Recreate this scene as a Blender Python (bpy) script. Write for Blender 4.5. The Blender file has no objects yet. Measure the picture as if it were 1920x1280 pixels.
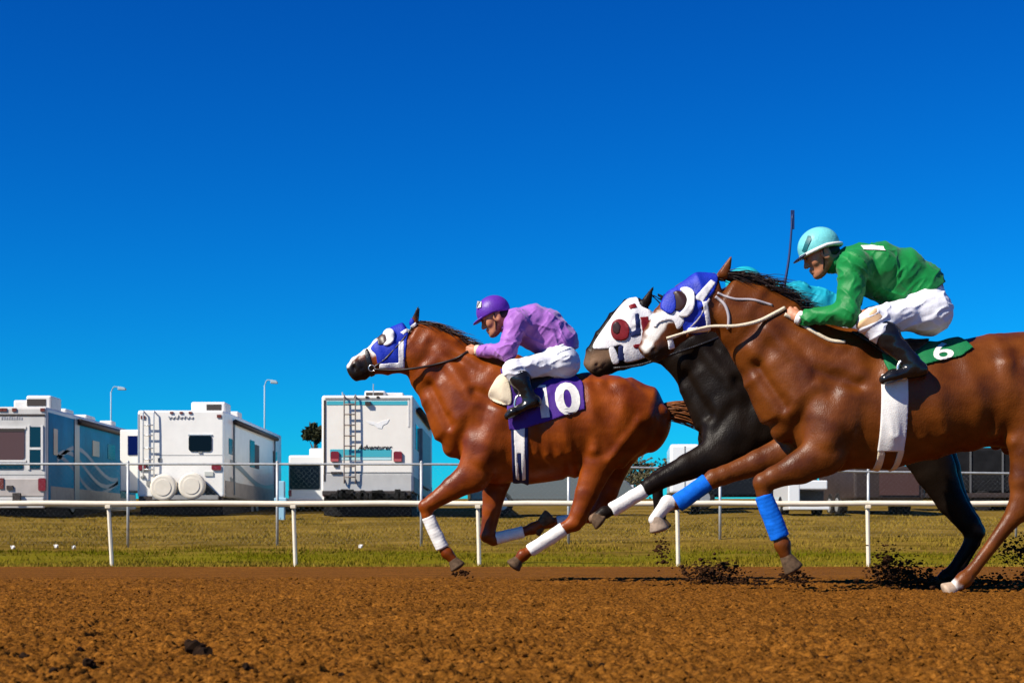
import bpy, bmesh, math, random
import numpy as np
from mathutils import Vector, Matrix
from mathutils.bvhtree import BVHTree

R = math.radians
S = bpy.context.scene
COL = S.collection
random.seed(7)
RNG = np.random.default_rng(7)
FPX, CX, CY, CAMZ = 3000.0, 960.0, 1005.0, 0.34     # focal length in pixels of the 1920 px photo, principal column, horizon row, lens height

# ------------------------------------------------------------------ camera
cam = bpy.data.cameras.new("camera")
cam.sensor_width = 36.0
cam.lens = FPX / 1920.0 * 36.0
cam.shift_y = (CY - 640.0) / 1920.0
cam.clip_start, cam.clip_end = 0.1, 9000.0
cam.dof.use_dof = True
cam.dof.focus_distance = 11.2
cam.dof.aperture_fstop = 8.0
cam_ob = bpy.data.objects.new("camera", cam)
cam_ob.location = (0, 0, CAMZ)
cam_ob.rotation_euler = (R(90), 0, 0)
COL.objects.link(cam_ob)
S.camera = cam_ob

# ------------------------------------------------------------------ sky, sun, exposure
SUN_EL, SUN_AZ = 42.0, 33.0                          # height, and angle from "straight left" towards the camera
sd = Vector((-math.cos(R(SUN_EL)) * math.cos(R(SUN_AZ)), -math.cos(R(SUN_EL)) * math.sin(R(SUN_AZ)), math.sin(R(SUN_EL))))
world = bpy.data.worlds.new("World")
S.world = world
world.use_nodes = True
nt = world.node_tree
nt.nodes.clear()
sky = nt.nodes.new("ShaderNodeTexSky")
sky.sky_type = 'NISHITA'
sky.sun_disc = False
sky.sun_elevation = R(SUN_EL)
sky.sun_rotation = math.atan2(sd.x, sd.y)
sky.air_density, sky.dust_density, sky.ozone_density = 1.0, 0.0, 6.0
bg = nt.nodes.new("ShaderNodeBackground")
bg.inputs[1].default_value = 0.05
wo = nt.nodes.new("ShaderNodeOutputWorld")
spl = nt.nodes.new("ShaderNodeSeparateColor")
cmb = nt.nodes.new("ShaderNodeCombineColor")
nt.links.new(sky.outputs[0], spl.inputs[0])
for ch, (gn, pw) in enumerate(((0.007, 2.0), (0.345, 1.66), (0.945, 1.32))):      # deep, polarised blue of the picture
    p_ = nt.nodes.new("ShaderNodeMath")
    p_.operation = 'POWER'
    p_.inputs[1].default_value = pw
    m_ = nt.nodes.new("ShaderNodeMath")
    m_.operation = 'MULTIPLY'
    m_.inputs[1].default_value = gn
    nt.links.new(spl.outputs[ch], p_.inputs[0])
    nt.links.new(p_.outputs[0], m_.inputs[0])
    nt.links.new(m_.outputs[0], cmb.inputs[ch])
nt.links.new(cmb.outputs[0], bg.inputs[0])
nt.links.new(bg.outputs[0], wo.inputs[0])

sun = bpy.data.lights.new("sun", 'SUN')
sun.energy = 5.0
sun.angle = R(0.5)
sun.color = (1.0, 0.92, 0.80)
sun_ob = bpy.data.objects.new("sun", sun)
sun_ob.rotation_euler = sd.to_track_quat('Z', 'Y').to_euler()
sun_ob.location = (-20, -10, 30)
COL.objects.link(sun_ob)

S.cycles.diffuse_bounces = 1
S.view_settings.view_transform = 'Standard'
S.view_settings.look = 'None'
S.view_settings.exposure = 0.5
S.view_settings.gamma = 1.0
S.view_settings.use_curve_mapping = False


# ------------------------------------------------------------------ helpers: points, noise, materials, linking
def W(px, py, d):
    return np.array([(px - CX) / FPX * d, d, CAMZ - (py - CY) / FPX * d])


def _hash(i, j, k, seed):
    n = (i.astype(np.int64) * 73856093) ^ (j.astype(np.int64) * 19349663) ^ (k.astype(np.int64) * 83492791) ^ (seed * 2654435761 % 4294967296)
    n = n & 0xffffffff
    n = (n ^ (n >> 13)) * 1274126177 & 0xffffffff
    n = (n ^ (n >> 16)) * 2246822519 & 0xffffffff
    return ((n ^ (n >> 15)) & 0xffff).astype(np.float32) / 65535.0


def vnoise(x, y, z, seed=1):
    """smooth value noise 0..1, any broadcastable arrays"""
    x, y, z = np.broadcast_arrays(np.asarray(x, float), np.asarray(y, float), np.asarray(z, float))
    i, j, k = np.floor(x), np.floor(y), np.floor(z)
    fx, fy, fz = x - i, y - j, z - k
    fx, fy, fz = fx * fx * (3 - 2 * fx), fy * fy * (3 - 2 * fy), fz * fz * (3 - 2 * fz)
    r = 0
    for a in (0, 1):
        for b in (0, 1):
            for c in (0, 1):
                w = (fx if a else 1 - fx) * (fy if b else 1 - fy) * (fz if c else 1 - fz)
                r = r + w * _hash(i + a, j + b, k + c, seed)
    return r


MATS = {}


def mat(name, col, rough=0.6, spec=0.4, metal=0.0, var=0.0, vscale=6.0, bump=0.0, bscale=60.0, coat=0.0, sheen=0.0, col2=None, stretch=None):
    """plain procedural surface: base colour with noise variation and a noise bump"""
    if name in MATS:
        return MATS[name]
    m = bpy.data.materials.new(name)
    m.use_nodes = True
    t = m.node_tree
    b = t.nodes["Principled BSDF"]
    b.inputs["Roughness"].default_value = rough
    b.inputs["Specular IOR Level"].default_value = spec
    b.inputs["Metallic"].default_value = metal
    b.inputs["Coat Weight"].default_value = coat
    b.inputs["Sheen Weight"].default_value = sheen
    b.inputs["Base Color"].default_value = (*col, 1)
    tc = t.nodes.new("ShaderNodeTexCoord")
    mp = t.nodes.new("ShaderNodeMapping")
    t.links.new(tc.outputs["Object"], mp.inputs[0])
    if stretch:
        mp.inputs["Scale"].default_value = stretch
    if var > 0 or col2:
        n = t.nodes.new("ShaderNodeTexNoise")
        n.inputs["Scale"].default_value = vscale
        n.inputs["Detail"].default_value = 5
        n.inputs["Roughness"].default_value = 0.65
        t.links.new(mp.outputs[0], n.inputs[0])
        rr = t.nodes.new("ShaderNodeValToRGB")
        c2 = col2 or tuple(c * (1 - var) for c in col)
        rr.color_ramp.elements[0].position, rr.color_ramp.elements[1].position = 0.32, 0.68
        rr.color_ramp.elements[0].color = (*c2, 1)
        rr.color_ramp.elements[1].color = (*(tuple(min(1, c * (1 + var * .5)) for c in col)), 1)
        t.links.new(n.outputs[0], rr.inputs[0])
        t.links.new(rr.outputs[0], b.inputs["Base Color"])
    if bump > 0:
        n2 = t.nodes.new("ShaderNodeTexNoise")
        n2.inputs["Scale"].default_value = bscale
        n2.inputs["Detail"].default_value = 4
        t.links.new(mp.outputs[0], n2.inputs[0])
        bp = t.nodes.new("ShaderNodeBump")
        bp.inputs["Strength"].default_value = bump
        bp.inputs["Distance"].default_value = 0.01
        t.links.new(n2.outputs[0], bp.inputs["Height"])
        t.links.new(bp.outputs[0], b.inputs["Normal"])
    MATS[name] = m
    return m


def tag(o, label=None, cat=None, group=None, kind=None):
    if label: o["label"] = label
    if cat: o["category"] = cat
    if group: o["group"] = group
    if kind: o["kind"] = kind
    return o


def empty(name, loc=(0, 0, 0), rz=0.0, parent=None):
    o = bpy.data.objects.new(name, None)
    o.location = loc
    o.rotation_euler = (0, 0, rz)
    o.parent = parent
    COL.objects.link(o)
    return o


def wloc(o):
    p = np.zeros(3)
    while o is not None:
        p = p + np.array(o.location)
        o = o.parent
    return p


def mesh_obj(name, verts, faces, m, parent=None, origin=None, smooth=True, world_verts=True):
    """link ONE mesh object; verts are world coordinates (unless world_verts is False), origin is where a root sits"""
    me = bpy.data.meshes.new(name)
    v = np.asarray(verts, float)
    o = bpy.data.objects.new(name, me)
    o.parent = parent
    if origin is not None:
        o.location = origin
    if world_verts:
        v = v - wloc(o)
    f = faces.tolist() if isinstance(faces, np.ndarray) else faces
    me.from_pydata(v.tolist(), [], f)
    me.update()
    if smooth:
        me.polygons.foreach_set("use_smooth", [True] * len(me.polygons))
    for mm in (m if isinstance(m, (list, tuple)) else [m]):
        me.materials.append(mm)
    COL.objects.link(o)
    return o


class MB:
    """collects boxes, tubes, prisms into one mesh"""
    def __init__(s):
        s.v, s.f, s.mi = [], [], []
        s.cur = 0

    def add(s, v, f):
        n = len(s.v)
        s.v.extend([tuple(p) for p in v])
        s.f.extend([tuple(i + n for i in q) for q in f])
        s.mi.extend([s.cur] * len(f))
        return s

    def box(s, x0, x1, y0, y1, z0, z1, bev=0.0, seg=2):
        bm = bmesh.new()
        bmesh.ops.create_cube(bm, size=1.0)
        for v in bm.verts:
            v.co = ((x0 + x1) / 2 + v.co.x * (x1 - x0), (y0 + y1) / 2 + v.co.y * (y1 - y0), (z0 + z1) / 2 + v.co.z * (z1 - z0))
        if bev > 0:
            bmesh.ops.bevel(bm, geom=bm.edges[:], offset=bev, segments=seg, profile=0.5, affect='EDGES')
        return s.take(bm)

    def take(s, bm):
        bm.verts.index_update()
        s.add([v.co[:] for v in bm.verts], [[v.index for v in f.verts] for f in bm.faces])
        bm.free()
        return s

    def prism(s, poly, y0, y1, axis='y', bev=0.0):
        """polygon in (x,z) pulled along y (axis 'y') or polygon in (y,z) pulled along x (axis 'x')"""
        bm = bmesh.new()
        mk = (lambda a, b, c: (a, c, b)) if axis == 'y' else (lambda a, b, c: (c, a, b))
        vs = [bm.verts.new(mk(a, b, y0)) for a, b in poly]
        f = bm.faces.new(vs)
        r = bmesh.ops.extrude_face_region(bm, geom=[f])
        dv = Vector((0, y1 - y0, 0)) if axis == 'y' else Vector((y1 - y0, 0, 0))
        for e in r['geom']:
            if isinstance(e, bmesh.types.BMVert):
                e.co += dv
        bmesh.ops.recalc_face_normals(bm, faces=bm.faces[:])
        if bev > 0:
            bmesh.ops.bevel(bm, geom=bm.edges[:], offset=bev, segments=2, profile=0.5, affect='EDGES')
        return s.take(bm)

    def tube(s, pts, r, n=6, caps=True):
        pts = [Vector(p) for p in pts]
        rs = r if isinstance(r, (list, tuple)) else [r] * len(pts)
        v, f = [], []
        prev = None
        for i, p in enumerate(pts):
            t = (pts[min(i + 1, len(pts) - 1)] - pts[max(i - 1, 0)])
            t = t.normalized() if t.length > 1e-9 else Vector((0, 0, 1))
            if prev is None:
                a = t.orthogonal().normalized()
            else:
                a = (prev - t * prev.dot(t))
                a = a.normalized() if a.length > 1e-6 else t.orthogonal().normalized()
            prev = a
            b = t.cross(a)
            for k in range(n):
                an = 2 * math.pi * k / n
                v.append(p + (a * math.cos(an) + b * math.sin(an)) * rs[i])
        for i in range(len(pts) - 1):
            for k in range(n):
                f.append((i * n + k, i * n + (k + 1) % n, (i + 1) * n + (k + 1) % n, (i + 1) * n + k))
        if caps:
            f.append(tuple(range(n))[::-1])
            f.append(tuple((len(pts) - 1) * n + k for k in range(n)))
        return s.add(v, f)

    def cyl(s, c, axis, r, l, n=24, bev=0.0):
        """cylinder centred at c along axis 'x','y','z'"""
        bm = bmesh.new()
        bmesh.ops.create_cone(bm, cap_ends=True, segments=n, radius1=r, radius2=r, depth=l)
        M = {'z': Matrix.Identity(4), 'x': Matrix.Rotation(R(90), 4, 'Y'), 'y': Matrix.Rotation(R(90), 4, 'X')}[axis]
        bmesh.ops.transform(bm, matrix=Matrix.Translation(c) @ M, verts=bm.verts[:])
        if bev > 0:
            es = [e for e in bm.edges if len(e.link_faces) == 2 and any(len(q.verts) > 4 for q in e.link_faces)]
            bmesh.ops.bevel(bm, geom=es, offset=bev, segments=2, profile=0.5, affect='EDGES')
        return s.take(bm)

    _ico = {}

    def ico(s, c, r, sub=1, jit=0.0, sc=(1, 1, 1)):
        if sub not in MB._ico:
            bm = bmesh.new()
            bmesh.ops.create_icosphere(bm, subdivisions=sub, radius=1.0)
            bm.verts.index_update()
            MB._ico[sub] = (np.array([v.co[:] for v in bm.verts]), [tuple(v.index for v in f.verts) for f in bm.faces])
            bm.free()
        v, f = MB._ico[sub]
        q = 1 + (RNG.random((len(v), 1)) * 2 - 1) * jit
        return s.add((v * q * r * np.array(sc) + np.array(c)).tolist(), f)

    def build(s, name, m, parent=None, loc=None, rz=0.0, smooth=False, world_verts=False):
        """verts are in the parent's frame (world_verts False)"""
        o = mesh_obj(name, s.v, s.f, m, parent, loc, smooth, world_verts)
        o.rotation_euler = (0, 0, rz)
        if max(s.mi, default=0) > 0:
            o.data.polygons.foreach_set("material_index", s.mi)
        if smooth == 'auto':
            pass
        return o


# ------------------------------------------------------------------ helpers: smooth solid modelling (distance field -> one continuous surface)
class Field:
    def __init__(s):
        s.ops = []

    def seg(s, p0, p1, a0, a1=None, b0=None, b1=None, k=0.03, cap=None, mode='add'):
        """tapered limb from p0 to p1: a = half thickness in the picture's plane, b = half width sideways"""
        p0, p1 = np.asarray(p0, float), np.asarray(p1, float)
        a1 = a0 if a1 is None else a1
        b0 = a0 if b0 is None else b0
        b1 = (a1 if b0 == a0 else b0) if b1 is None else b1
        L = np.linalg.norm(p1 - p0)
        u = (p1 - p0) / max(L, 1e-6) if L > 1e-6 else np.array([1., 0, 0])
        v = np.cross(u, np.array([0., 1, 0]))
        if np.linalg.norm(v) < 1e-3: v = np.array([0., 0, 1])
        v = v / np.linalg.norm(v)
        w = np.cross(u, v)
        m = max(a0, a1, b0, b1)
        lo, hi = np.minimum(p0, p1) - m, np.maximum(p0, p1) + m

        def f(x, y, z):
            x, y, z = x - p0[0], y - p0[1], z - p0[2]
            U = u[0] * x + u[1] * y + u[2] * z
            V = v[0] * x + v[1] * y + v[2] * z
            Q = w[0] * x + w[1] * y + w[2] * z
            t = np.clip(U / max(L, 1e-6), 0, 1)
            du = U - t * L
            a = a0 + (a1 - a0) * t
            b = b0 + (b1 - b0) * t
            c = a if cap is None else np.minimum(a, cap)
            A, B, C = (V / a) ** 2, (Q / b) ** 2, (du / c) ** 2
            q = np.sqrt(A + B + C) + 1e-6
            k1 = np.sqrt(A / a ** 2 + B / b ** 2 + C / c ** 2) + 1e-6
            return np.maximum(q * (q - 1) / k1, -np.minimum(a, b))
        s.ops.append((f, lo, hi, k, mode))
        return s

    def ball(s, c, r, k=0.02, mode='add', dirs=None):
        """ellipsoid with radii r along the three unit vectors dirs"""
        c = np.asarray(c, float)
        r = (r, r, r) if np.isscalar(r) else r
        D = np.eye(3) if dirs is None else np.asarray(dirs, float)
        m = max(r)

        def f(x, y, z):
            x, y, z = x - c[0], y - c[1], z - c[2]
            q = k1 = 0
            for i in range(3):
                e = D[i][0] * x + D[i][1] * y + D[i][2] * z
                q = q + (e / r[i]) ** 2
                k1 = k1 + (e / r[i] ** 2) ** 2
            q, k1 = np.sqrt(q) + 1e-6, np.sqrt(k1) + 1e-6
            return np.maximum(q * (q - 1) / k1, -min(r))
        s.ops.append((f, c - m, c + m, k, mode))
        return s

    def disp(s, fn, lo, hi):
        s.ops.append((fn, np.asarray(lo, float), np.asarray(hi, float), 0.0, 'disp'))
        return s

    def bounds(s):
        A = [o for o in s.ops if o[4] == 'add']
        return np.min([o[1] for o in A], 0), np.max([o[2] for o in A], 0)

    def eval(s, lo, hi, h):
        lo, hi = np.asarray(lo, float), np.asarray(hi, float)
        n = np.maximum(np.ceil((hi - lo) / h).astype(int) + 1, 4)
        ax = [(lo[i] + np.arange(n[i]) * h).astype(np.float32) for i in range(3)]
        F = np.full(n, 0.3, np.float32)
        for f, l, u, k, mode in s.ops:
            mg = k + 0.035
            i0 = np.clip(np.floor((l - mg - lo) / h).astype(int), 0, n)
            i1 = np.clip(np.ceil((u + mg - lo) / h).astype(int) + 1, 0, n)
            if (i1 <= i0).any(): continue
            sl = tuple(slice(a, b) for a, b in zip(i0, i1))
            d = f(ax[0][sl[0], None, None], ax[1][None, sl[1], None], ax[2][None, None, sl[2]]).astype(np.float32)
            c = F[sl]
            if mode == 'disp':
                F[sl] = c + d
            elif mode == 'sub':
                d = -d
                F[sl] = np.maximum(c, d) + (np.maximum(k - np.abs(c - d), 0) ** 2 / (4 * k) if k > 0 else 0)
            else:
                F[sl] = np.minimum(c, d) - (np.maximum(k - np.abs(c - d), 0) ** 2 / (4 * k) if k > 0 else 0)
        return F, ax

    def skin(s, h, post=None, lo=None, hi=None, pad=0.03):
        l, u = s.bounds()
        lo = l - pad if lo is None else np.asarray(lo, float)
        hi = u + pad if hi is None else np.asarray(hi, float)
        F, ax = s.eval(lo, hi, h)
        if post is not None:
            F = post(F, ax[0][:, None, None], ax[1][None, :, None], ax[2][None, None, :]).astype(np.float32)
        F[0], F[-1], F[:, 0], F[:, -1], F[:, :, 0], F[:, :, -1] = .1, .1, .1, .1, .1, .1
        return nets(F, lo, h)


def nets(F, o, h):
    s = F < 0
    sh = tuple(n - 1 for n in F.shape)
    cnt = np.zeros(sh, np.int8)
    offs = [(a, b, c) for a in (0, 1) for b in (0, 1) for c in (0, 1)]
    for a, b, c in offs:
        cnt += s[a:a + sh[0], b:b + sh[1], c:c + sh[2]]
    act = (cnt > 0) & (cnt < 8)
    I = np.array(np.nonzero(act))
    n = I.shape[1]
    idx = np.full(sh, -1, np.int32)
    idx[act] = np.arange(n)
    V = [F[I[0] + a, I[1] + b, I[2] + c] for a, b, c in offs]
    P, C = np.zeros((n, 3)), np.zeros(n)
    for i in range(8):
        for j in range(i + 1, 8):
            dd = [q - p for p, q in zip(offs[i], offs[j])]
            if sum(abs(e) for e in dd) != 1: continue
            m = (V[i] < 0) != (V[j] < 0)
            t = np.where(m, V[i] / np.where(m, V[i] - V[j], 1), 0)
            for e in range(3):
                P[:, e] += np.where(m, offs[i][e] + t * dd[e], 0)
            C += m
    P /= np.maximum(C, 1)[:, None]
    verts = np.asarray(o) + h * (I.T + P)
    faces = []
    for ax in range(3):
        s0 = np.moveaxis(s, ax, 0)
        d0 = np.moveaxis(idx, ax, 0)
        b, c = (1, 2)
        # after moveaxis the other two axes keep their order: x->(y,z) right handed, y->(x,z) left handed, z->(x,y) right handed
        e = s0[:-1] != s0[1:]
        e = e[:, 1:-1, 1:-1]
        J = np.array(np.nonzero(e))
        if J.shape[1] == 0: continue
        i, j, k = J[0], J[1] + 1, J[2] + 1
        q = np.stack([d0[i, j - 1, k - 1], d0[i, j, k - 1], d0[i, j, k], d0[i, j - 1, k]], 1)
        flip = ~s0[i, j, k]
        if ax == 1: flip = ~flip
        q[flip] = q[flip][:, ::-1]
        faces.append(q)
    faces = np.concatenate(faces)
    return verts, faces[(faces >= 0).all(1)]


def poly_sdf(poly, X, Z):
    """signed distance (negative inside) to a polygon in the x,z plane"""
    P = np.asarray(poly, float)
    X, Z = np.broadcast_arrays(X, Z)
    d = np.full(X.shape, 1e9)
    s = np.ones(X.shape)
    n = len(P)
    for i in range(n):
        a, b = P[i], P[i - 1]
        ex, ez = b[0] - a[0], b[1] - a[1]
        wx, wz = X - a[0], Z - a[1]
        t = np.clip((wx * ex + wz * ez) / (ex * ex + ez * ez + 1e-12), 0, 1)
        d = np.minimum(d, (wx - ex * t) ** 2 + (wz - ez * t) ** 2)
        c1, c2, c3 = Z >= a[1], Z < b[1], ex * wz > ez * wx
        fl = (c1 & c2 & c3) | (~c1 & ~c2 & ~c3)
        s = np.where(fl, -s, s)
    return s * np.sqrt(d)


def px_poly(pts, d):
    return [tuple(W(x, y, d)[[0, 2]]) for x, y in pts]


def smooth_line(pts, n=8):
    """Catmull-Rom through points"""
    P = [np.asarray(p, float) for p in pts]
    out = []
    for i in range(len(P) - 1):
        a, b, c, d = P[max(i - 1, 0)], P[i], P[i + 1], P[min(i + 2, len(P) - 1)]
        for t in np.linspace(0, 1, n, endpoint=False):
            out.append(0.5 * ((2 * b) + (c - a) * t + (2 * a - 5 * b + 4 * c - d) * t * t + (3 * b - a - 3 * c + d) * t ** 3))
    out.append(P[-1])
    return out


# ------------------------------------------------------------------ horses
def coat_mat(name, lo, hi, rough=0.36, spec=0.24):
    """short hair: two coat tones, white markings and dark points from the mesh's marking attribute, fine hair bump"""
    m = bpy.data.materials.new(name)
    m.use_nodes = True
    t = m.node_tree
    b = t.nodes["Principled BSDF"]
    L = t.links.new
    tc = t.nodes.new("ShaderNodeTexCoord")
    mp = t.nodes.new("ShaderNodeMapping")
    mp.inputs["Scale"].default_value = (1.0, 1.0, 1.6)
    L(tc.outputs["Object"], mp.inputs[0])
    n = t.nodes.new("ShaderNodeTexNoise")
    n.inputs["Scale"].default_value, n.inputs["Detail"].default_value = 4.5, 7
    L(mp.outputs[0], n.inputs[0])
    r = t.nodes.new("ShaderNodeValToRGB")
    r.color_ramp.elements[0].position, r.color_ramp.elements[1].position = 0.35, 0.66
    r.color_ramp.elements[0].color, r.color_ramp.elements[1].color = (*lo, 1), (*hi, 1)
    L(n.outputs[0], r.inputs[0])
    at = t.nodes.new("ShaderNodeAttribute")
    at.attribute_name = "marking"
    sp = t.nodes.new("ShaderNodeSeparateColor")
    L(at.outputs["Color"], sp.inputs[0])
    prev = r.outputs[0]
    for ch, c in ((1, (0.012, 0.008, 0.006)), (0, (0.72, 0.68, 0.62)), (2, (0.20, 0.12, 0.07))):
        mx = t.nodes.new("ShaderNodeMix")
        mx.data_type = 'RGBA'
        L(sp.outputs[ch], mx.inputs[0])
        L(prev, mx.inputs[6])
        mx.inputs[7].default_value = (*c, 1)
        prev = mx.outputs[2]
    L(prev, b.inputs["Base Color"])
    b.inputs["Roughness"].default_value = rough
    b.inputs["Specular IOR Level"].default_value = spec
    # sweat-slick hair: fine streaks and shallow veins
    w = t.nodes.new("ShaderNodeTexNoise")
    w.inputs["Scale"].default_value, w.inputs["Detail"].default_value = 26, 5
    w.inputs["Distortion"].default_value = 0.7
    mp2 = t.nodes.new("ShaderNodeMapping")
    mp2.inputs["Scale"].default_value = (0.9, 1.0, 0.55)
    mp2.inputs["Rotation"].default_value = (0, R(35), 0)
    L(tc.outputs["Object"], mp2.inputs[0])
    L(mp2.outputs[0], w.inputs[0])
    bp = t.nodes.new("ShaderNodeBump")
    bp.inputs["Strength"].default_value, bp.inputs["Distance"].default_value = 0.20, 0.010
    w2 = t.nodes.new("ShaderNodeTexNoise")
    w2.inputs["Scale"].default_value, w2.inputs["Detail"].default_value = 130, 3
    L(mp2.outputs[0], w2.inputs[0])
    bp2 = t.nodes.new("ShaderNodeBump")
    bp2.inputs["Strength"].default_value, bp2.inputs["Distance"].default_value = 0.45, 0.004
    L(w.outputs[0], bp.inputs["Height"])
    L(w2.outputs[0], bp2.inputs["Height"])
    L(bp.outputs[0], bp2.inputs["Normal"])
    L(bp2.outputs[0], b.inputs["Normal"])
    rn = t.nodes.new("ShaderNodeMapRange")
    rn.inputs[3].default_value, rn.inputs[4].default_value = rough - 0.06, rough + 0.16
    L(n.outputs[0], rn.inputs[0])
    L(rn.outputs[0], b.inputs["Roughness"])
    return m


HAIR_RED = mat("mane_hair_chestnut", (0.050, 0.016, 0.007), 0.45, 0.4, var=.5, vscale=18)
TAIL_RED = mat("tail_hair_chestnut", (0.20, 0.062, 0.012), 0.45, 0.4, var=.5, vscale=18)
HAIR_BLACK = mat("mane_hair_black", (0.008, 0.007, 0.007), 0.4, 0.4, var=.4, vscale=18)
HOOF_M = mat("hoof_horn", (0.105, 0.064, 0.036), 0.7, 0.12, var=.5, vscale=30, bump=.3, bscale=40)
WRAP_W = mat("bandage_white", (0.80, 0.77, 0.72), 0.8, 0.15, var=.10, vscale=22, bump=.18, bscale=110)
WRAP_B = mat("bandage_blue", (0.005, 0.14, 0.66), 0.8, 0.1, var=.2, vscale=22, bump=.18, bscale=110)
HOOD_B = mat("hood_blue", (0.008, 0.03, 0.42), 0.55, 0.3, var=.25, vscale=14, bump=.25, bscale=90)
HOOD_W = mat("hood_white", (0.82, 0.80, 0.80), 0.6, 0.3, var=.08, vscale=14, bump=.25, bscale=90)
HOOD_R = mat("hood_red", (0.20, 0.008, 0.012), 0.5, 0.3, var=.3, vscale=20)
CUP_D = mat("cup_dark", (0.035, 0.012, 0.010), 0.4, 0.4)
LEATHER = mat("black_leather", (0.010, 0.009, 0.009), 0.32, 0.5, var=.3, vscale=40, bump=.3, bscale=110)
LEATHER_BR = mat("brown_leather", (0.022, 0.010, 0.006), 0.4, 0.5, var=.3, vscale=40)
REIN_W = mat("rein_cream", (0.72, 0.62, 0.45), 0.6, 0.3, var=.2, vscale=60, bump=.4, bscale=200)
STEEL = mat("steel_bright", (0.72, 0.72, 0.70), 0.28, 0.5, metal=0.9)
EYE_M = mat("eye_dark", (0.010, 0.006, 0.004), 0.08, 0.6, coat=.6)
CLOTH_P = mat("saddlecloth_purple", (0.065, 0.018, 0.24), 0.65, 0.25, var=.2, vscale=9, bump=.3, bscale=160)
CLOTH_G = mat("saddlecloth_green", (0.006, 0.16, 0.05), 0.65, 0.25, var=.2, vscale=9, bump=.3, bscale=160)
CLOTH_K = mat("saddlecloth_dark", (0.012, 0.02, 0.08), 0.65, 0.25, var=.2, vscale=9, bump=.3, bscale=160)
CLOTH_W = mat("cloth_white", (0.80, 0.78, 0.74), 0.75, 0.2, var=.10, vscale=12, bump=.3, bscale=160)
PAD_C = mat("pad_cream", (0.78, 0.66, 0.47), 0.8, 0.2, var=.12, vscale=14, bump=.4, bscale=120)
GIRTH_N = mat("girth_navy", (0.012, 0.02, 0.09), 0.7, 0.2, var=.2, vscale=14)


def stations(F, st, D, lat=0.0, k=0.045, cap=0.07):
    P = []
    for t, b, w in st:
        t, b = W(t[0], t[1], D + lat), W(b[0], b[1], D + lat)
        P.append(((t + b) / 2, np.linalg.norm(t - b) / 2, w))
    for (c0, a0, w0), (c1, a1, w1) in zip(P[:-1], P[1:]):
        F.seg(c0, c1, a0, a1, w0, w1, k=k, cap=cap)
    return P


def limb(F, pts, D, lat, k0=0.06, k=0.018):
    """pts: (px, py, half depth, half width)"""
    for i, (p, q) in enumerate(zip(pts[:-1], pts[1:])):
        F.seg(W(p[0], p[1], D + (p[4] if len(p) > 4 else lat)), W(q[0], q[1], D + (q[4] if len(q) > 4 else lat)), p[2], q[2], p[3], q[3], k=k0 if i == 0 else k)


class Horse:
    pass


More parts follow.
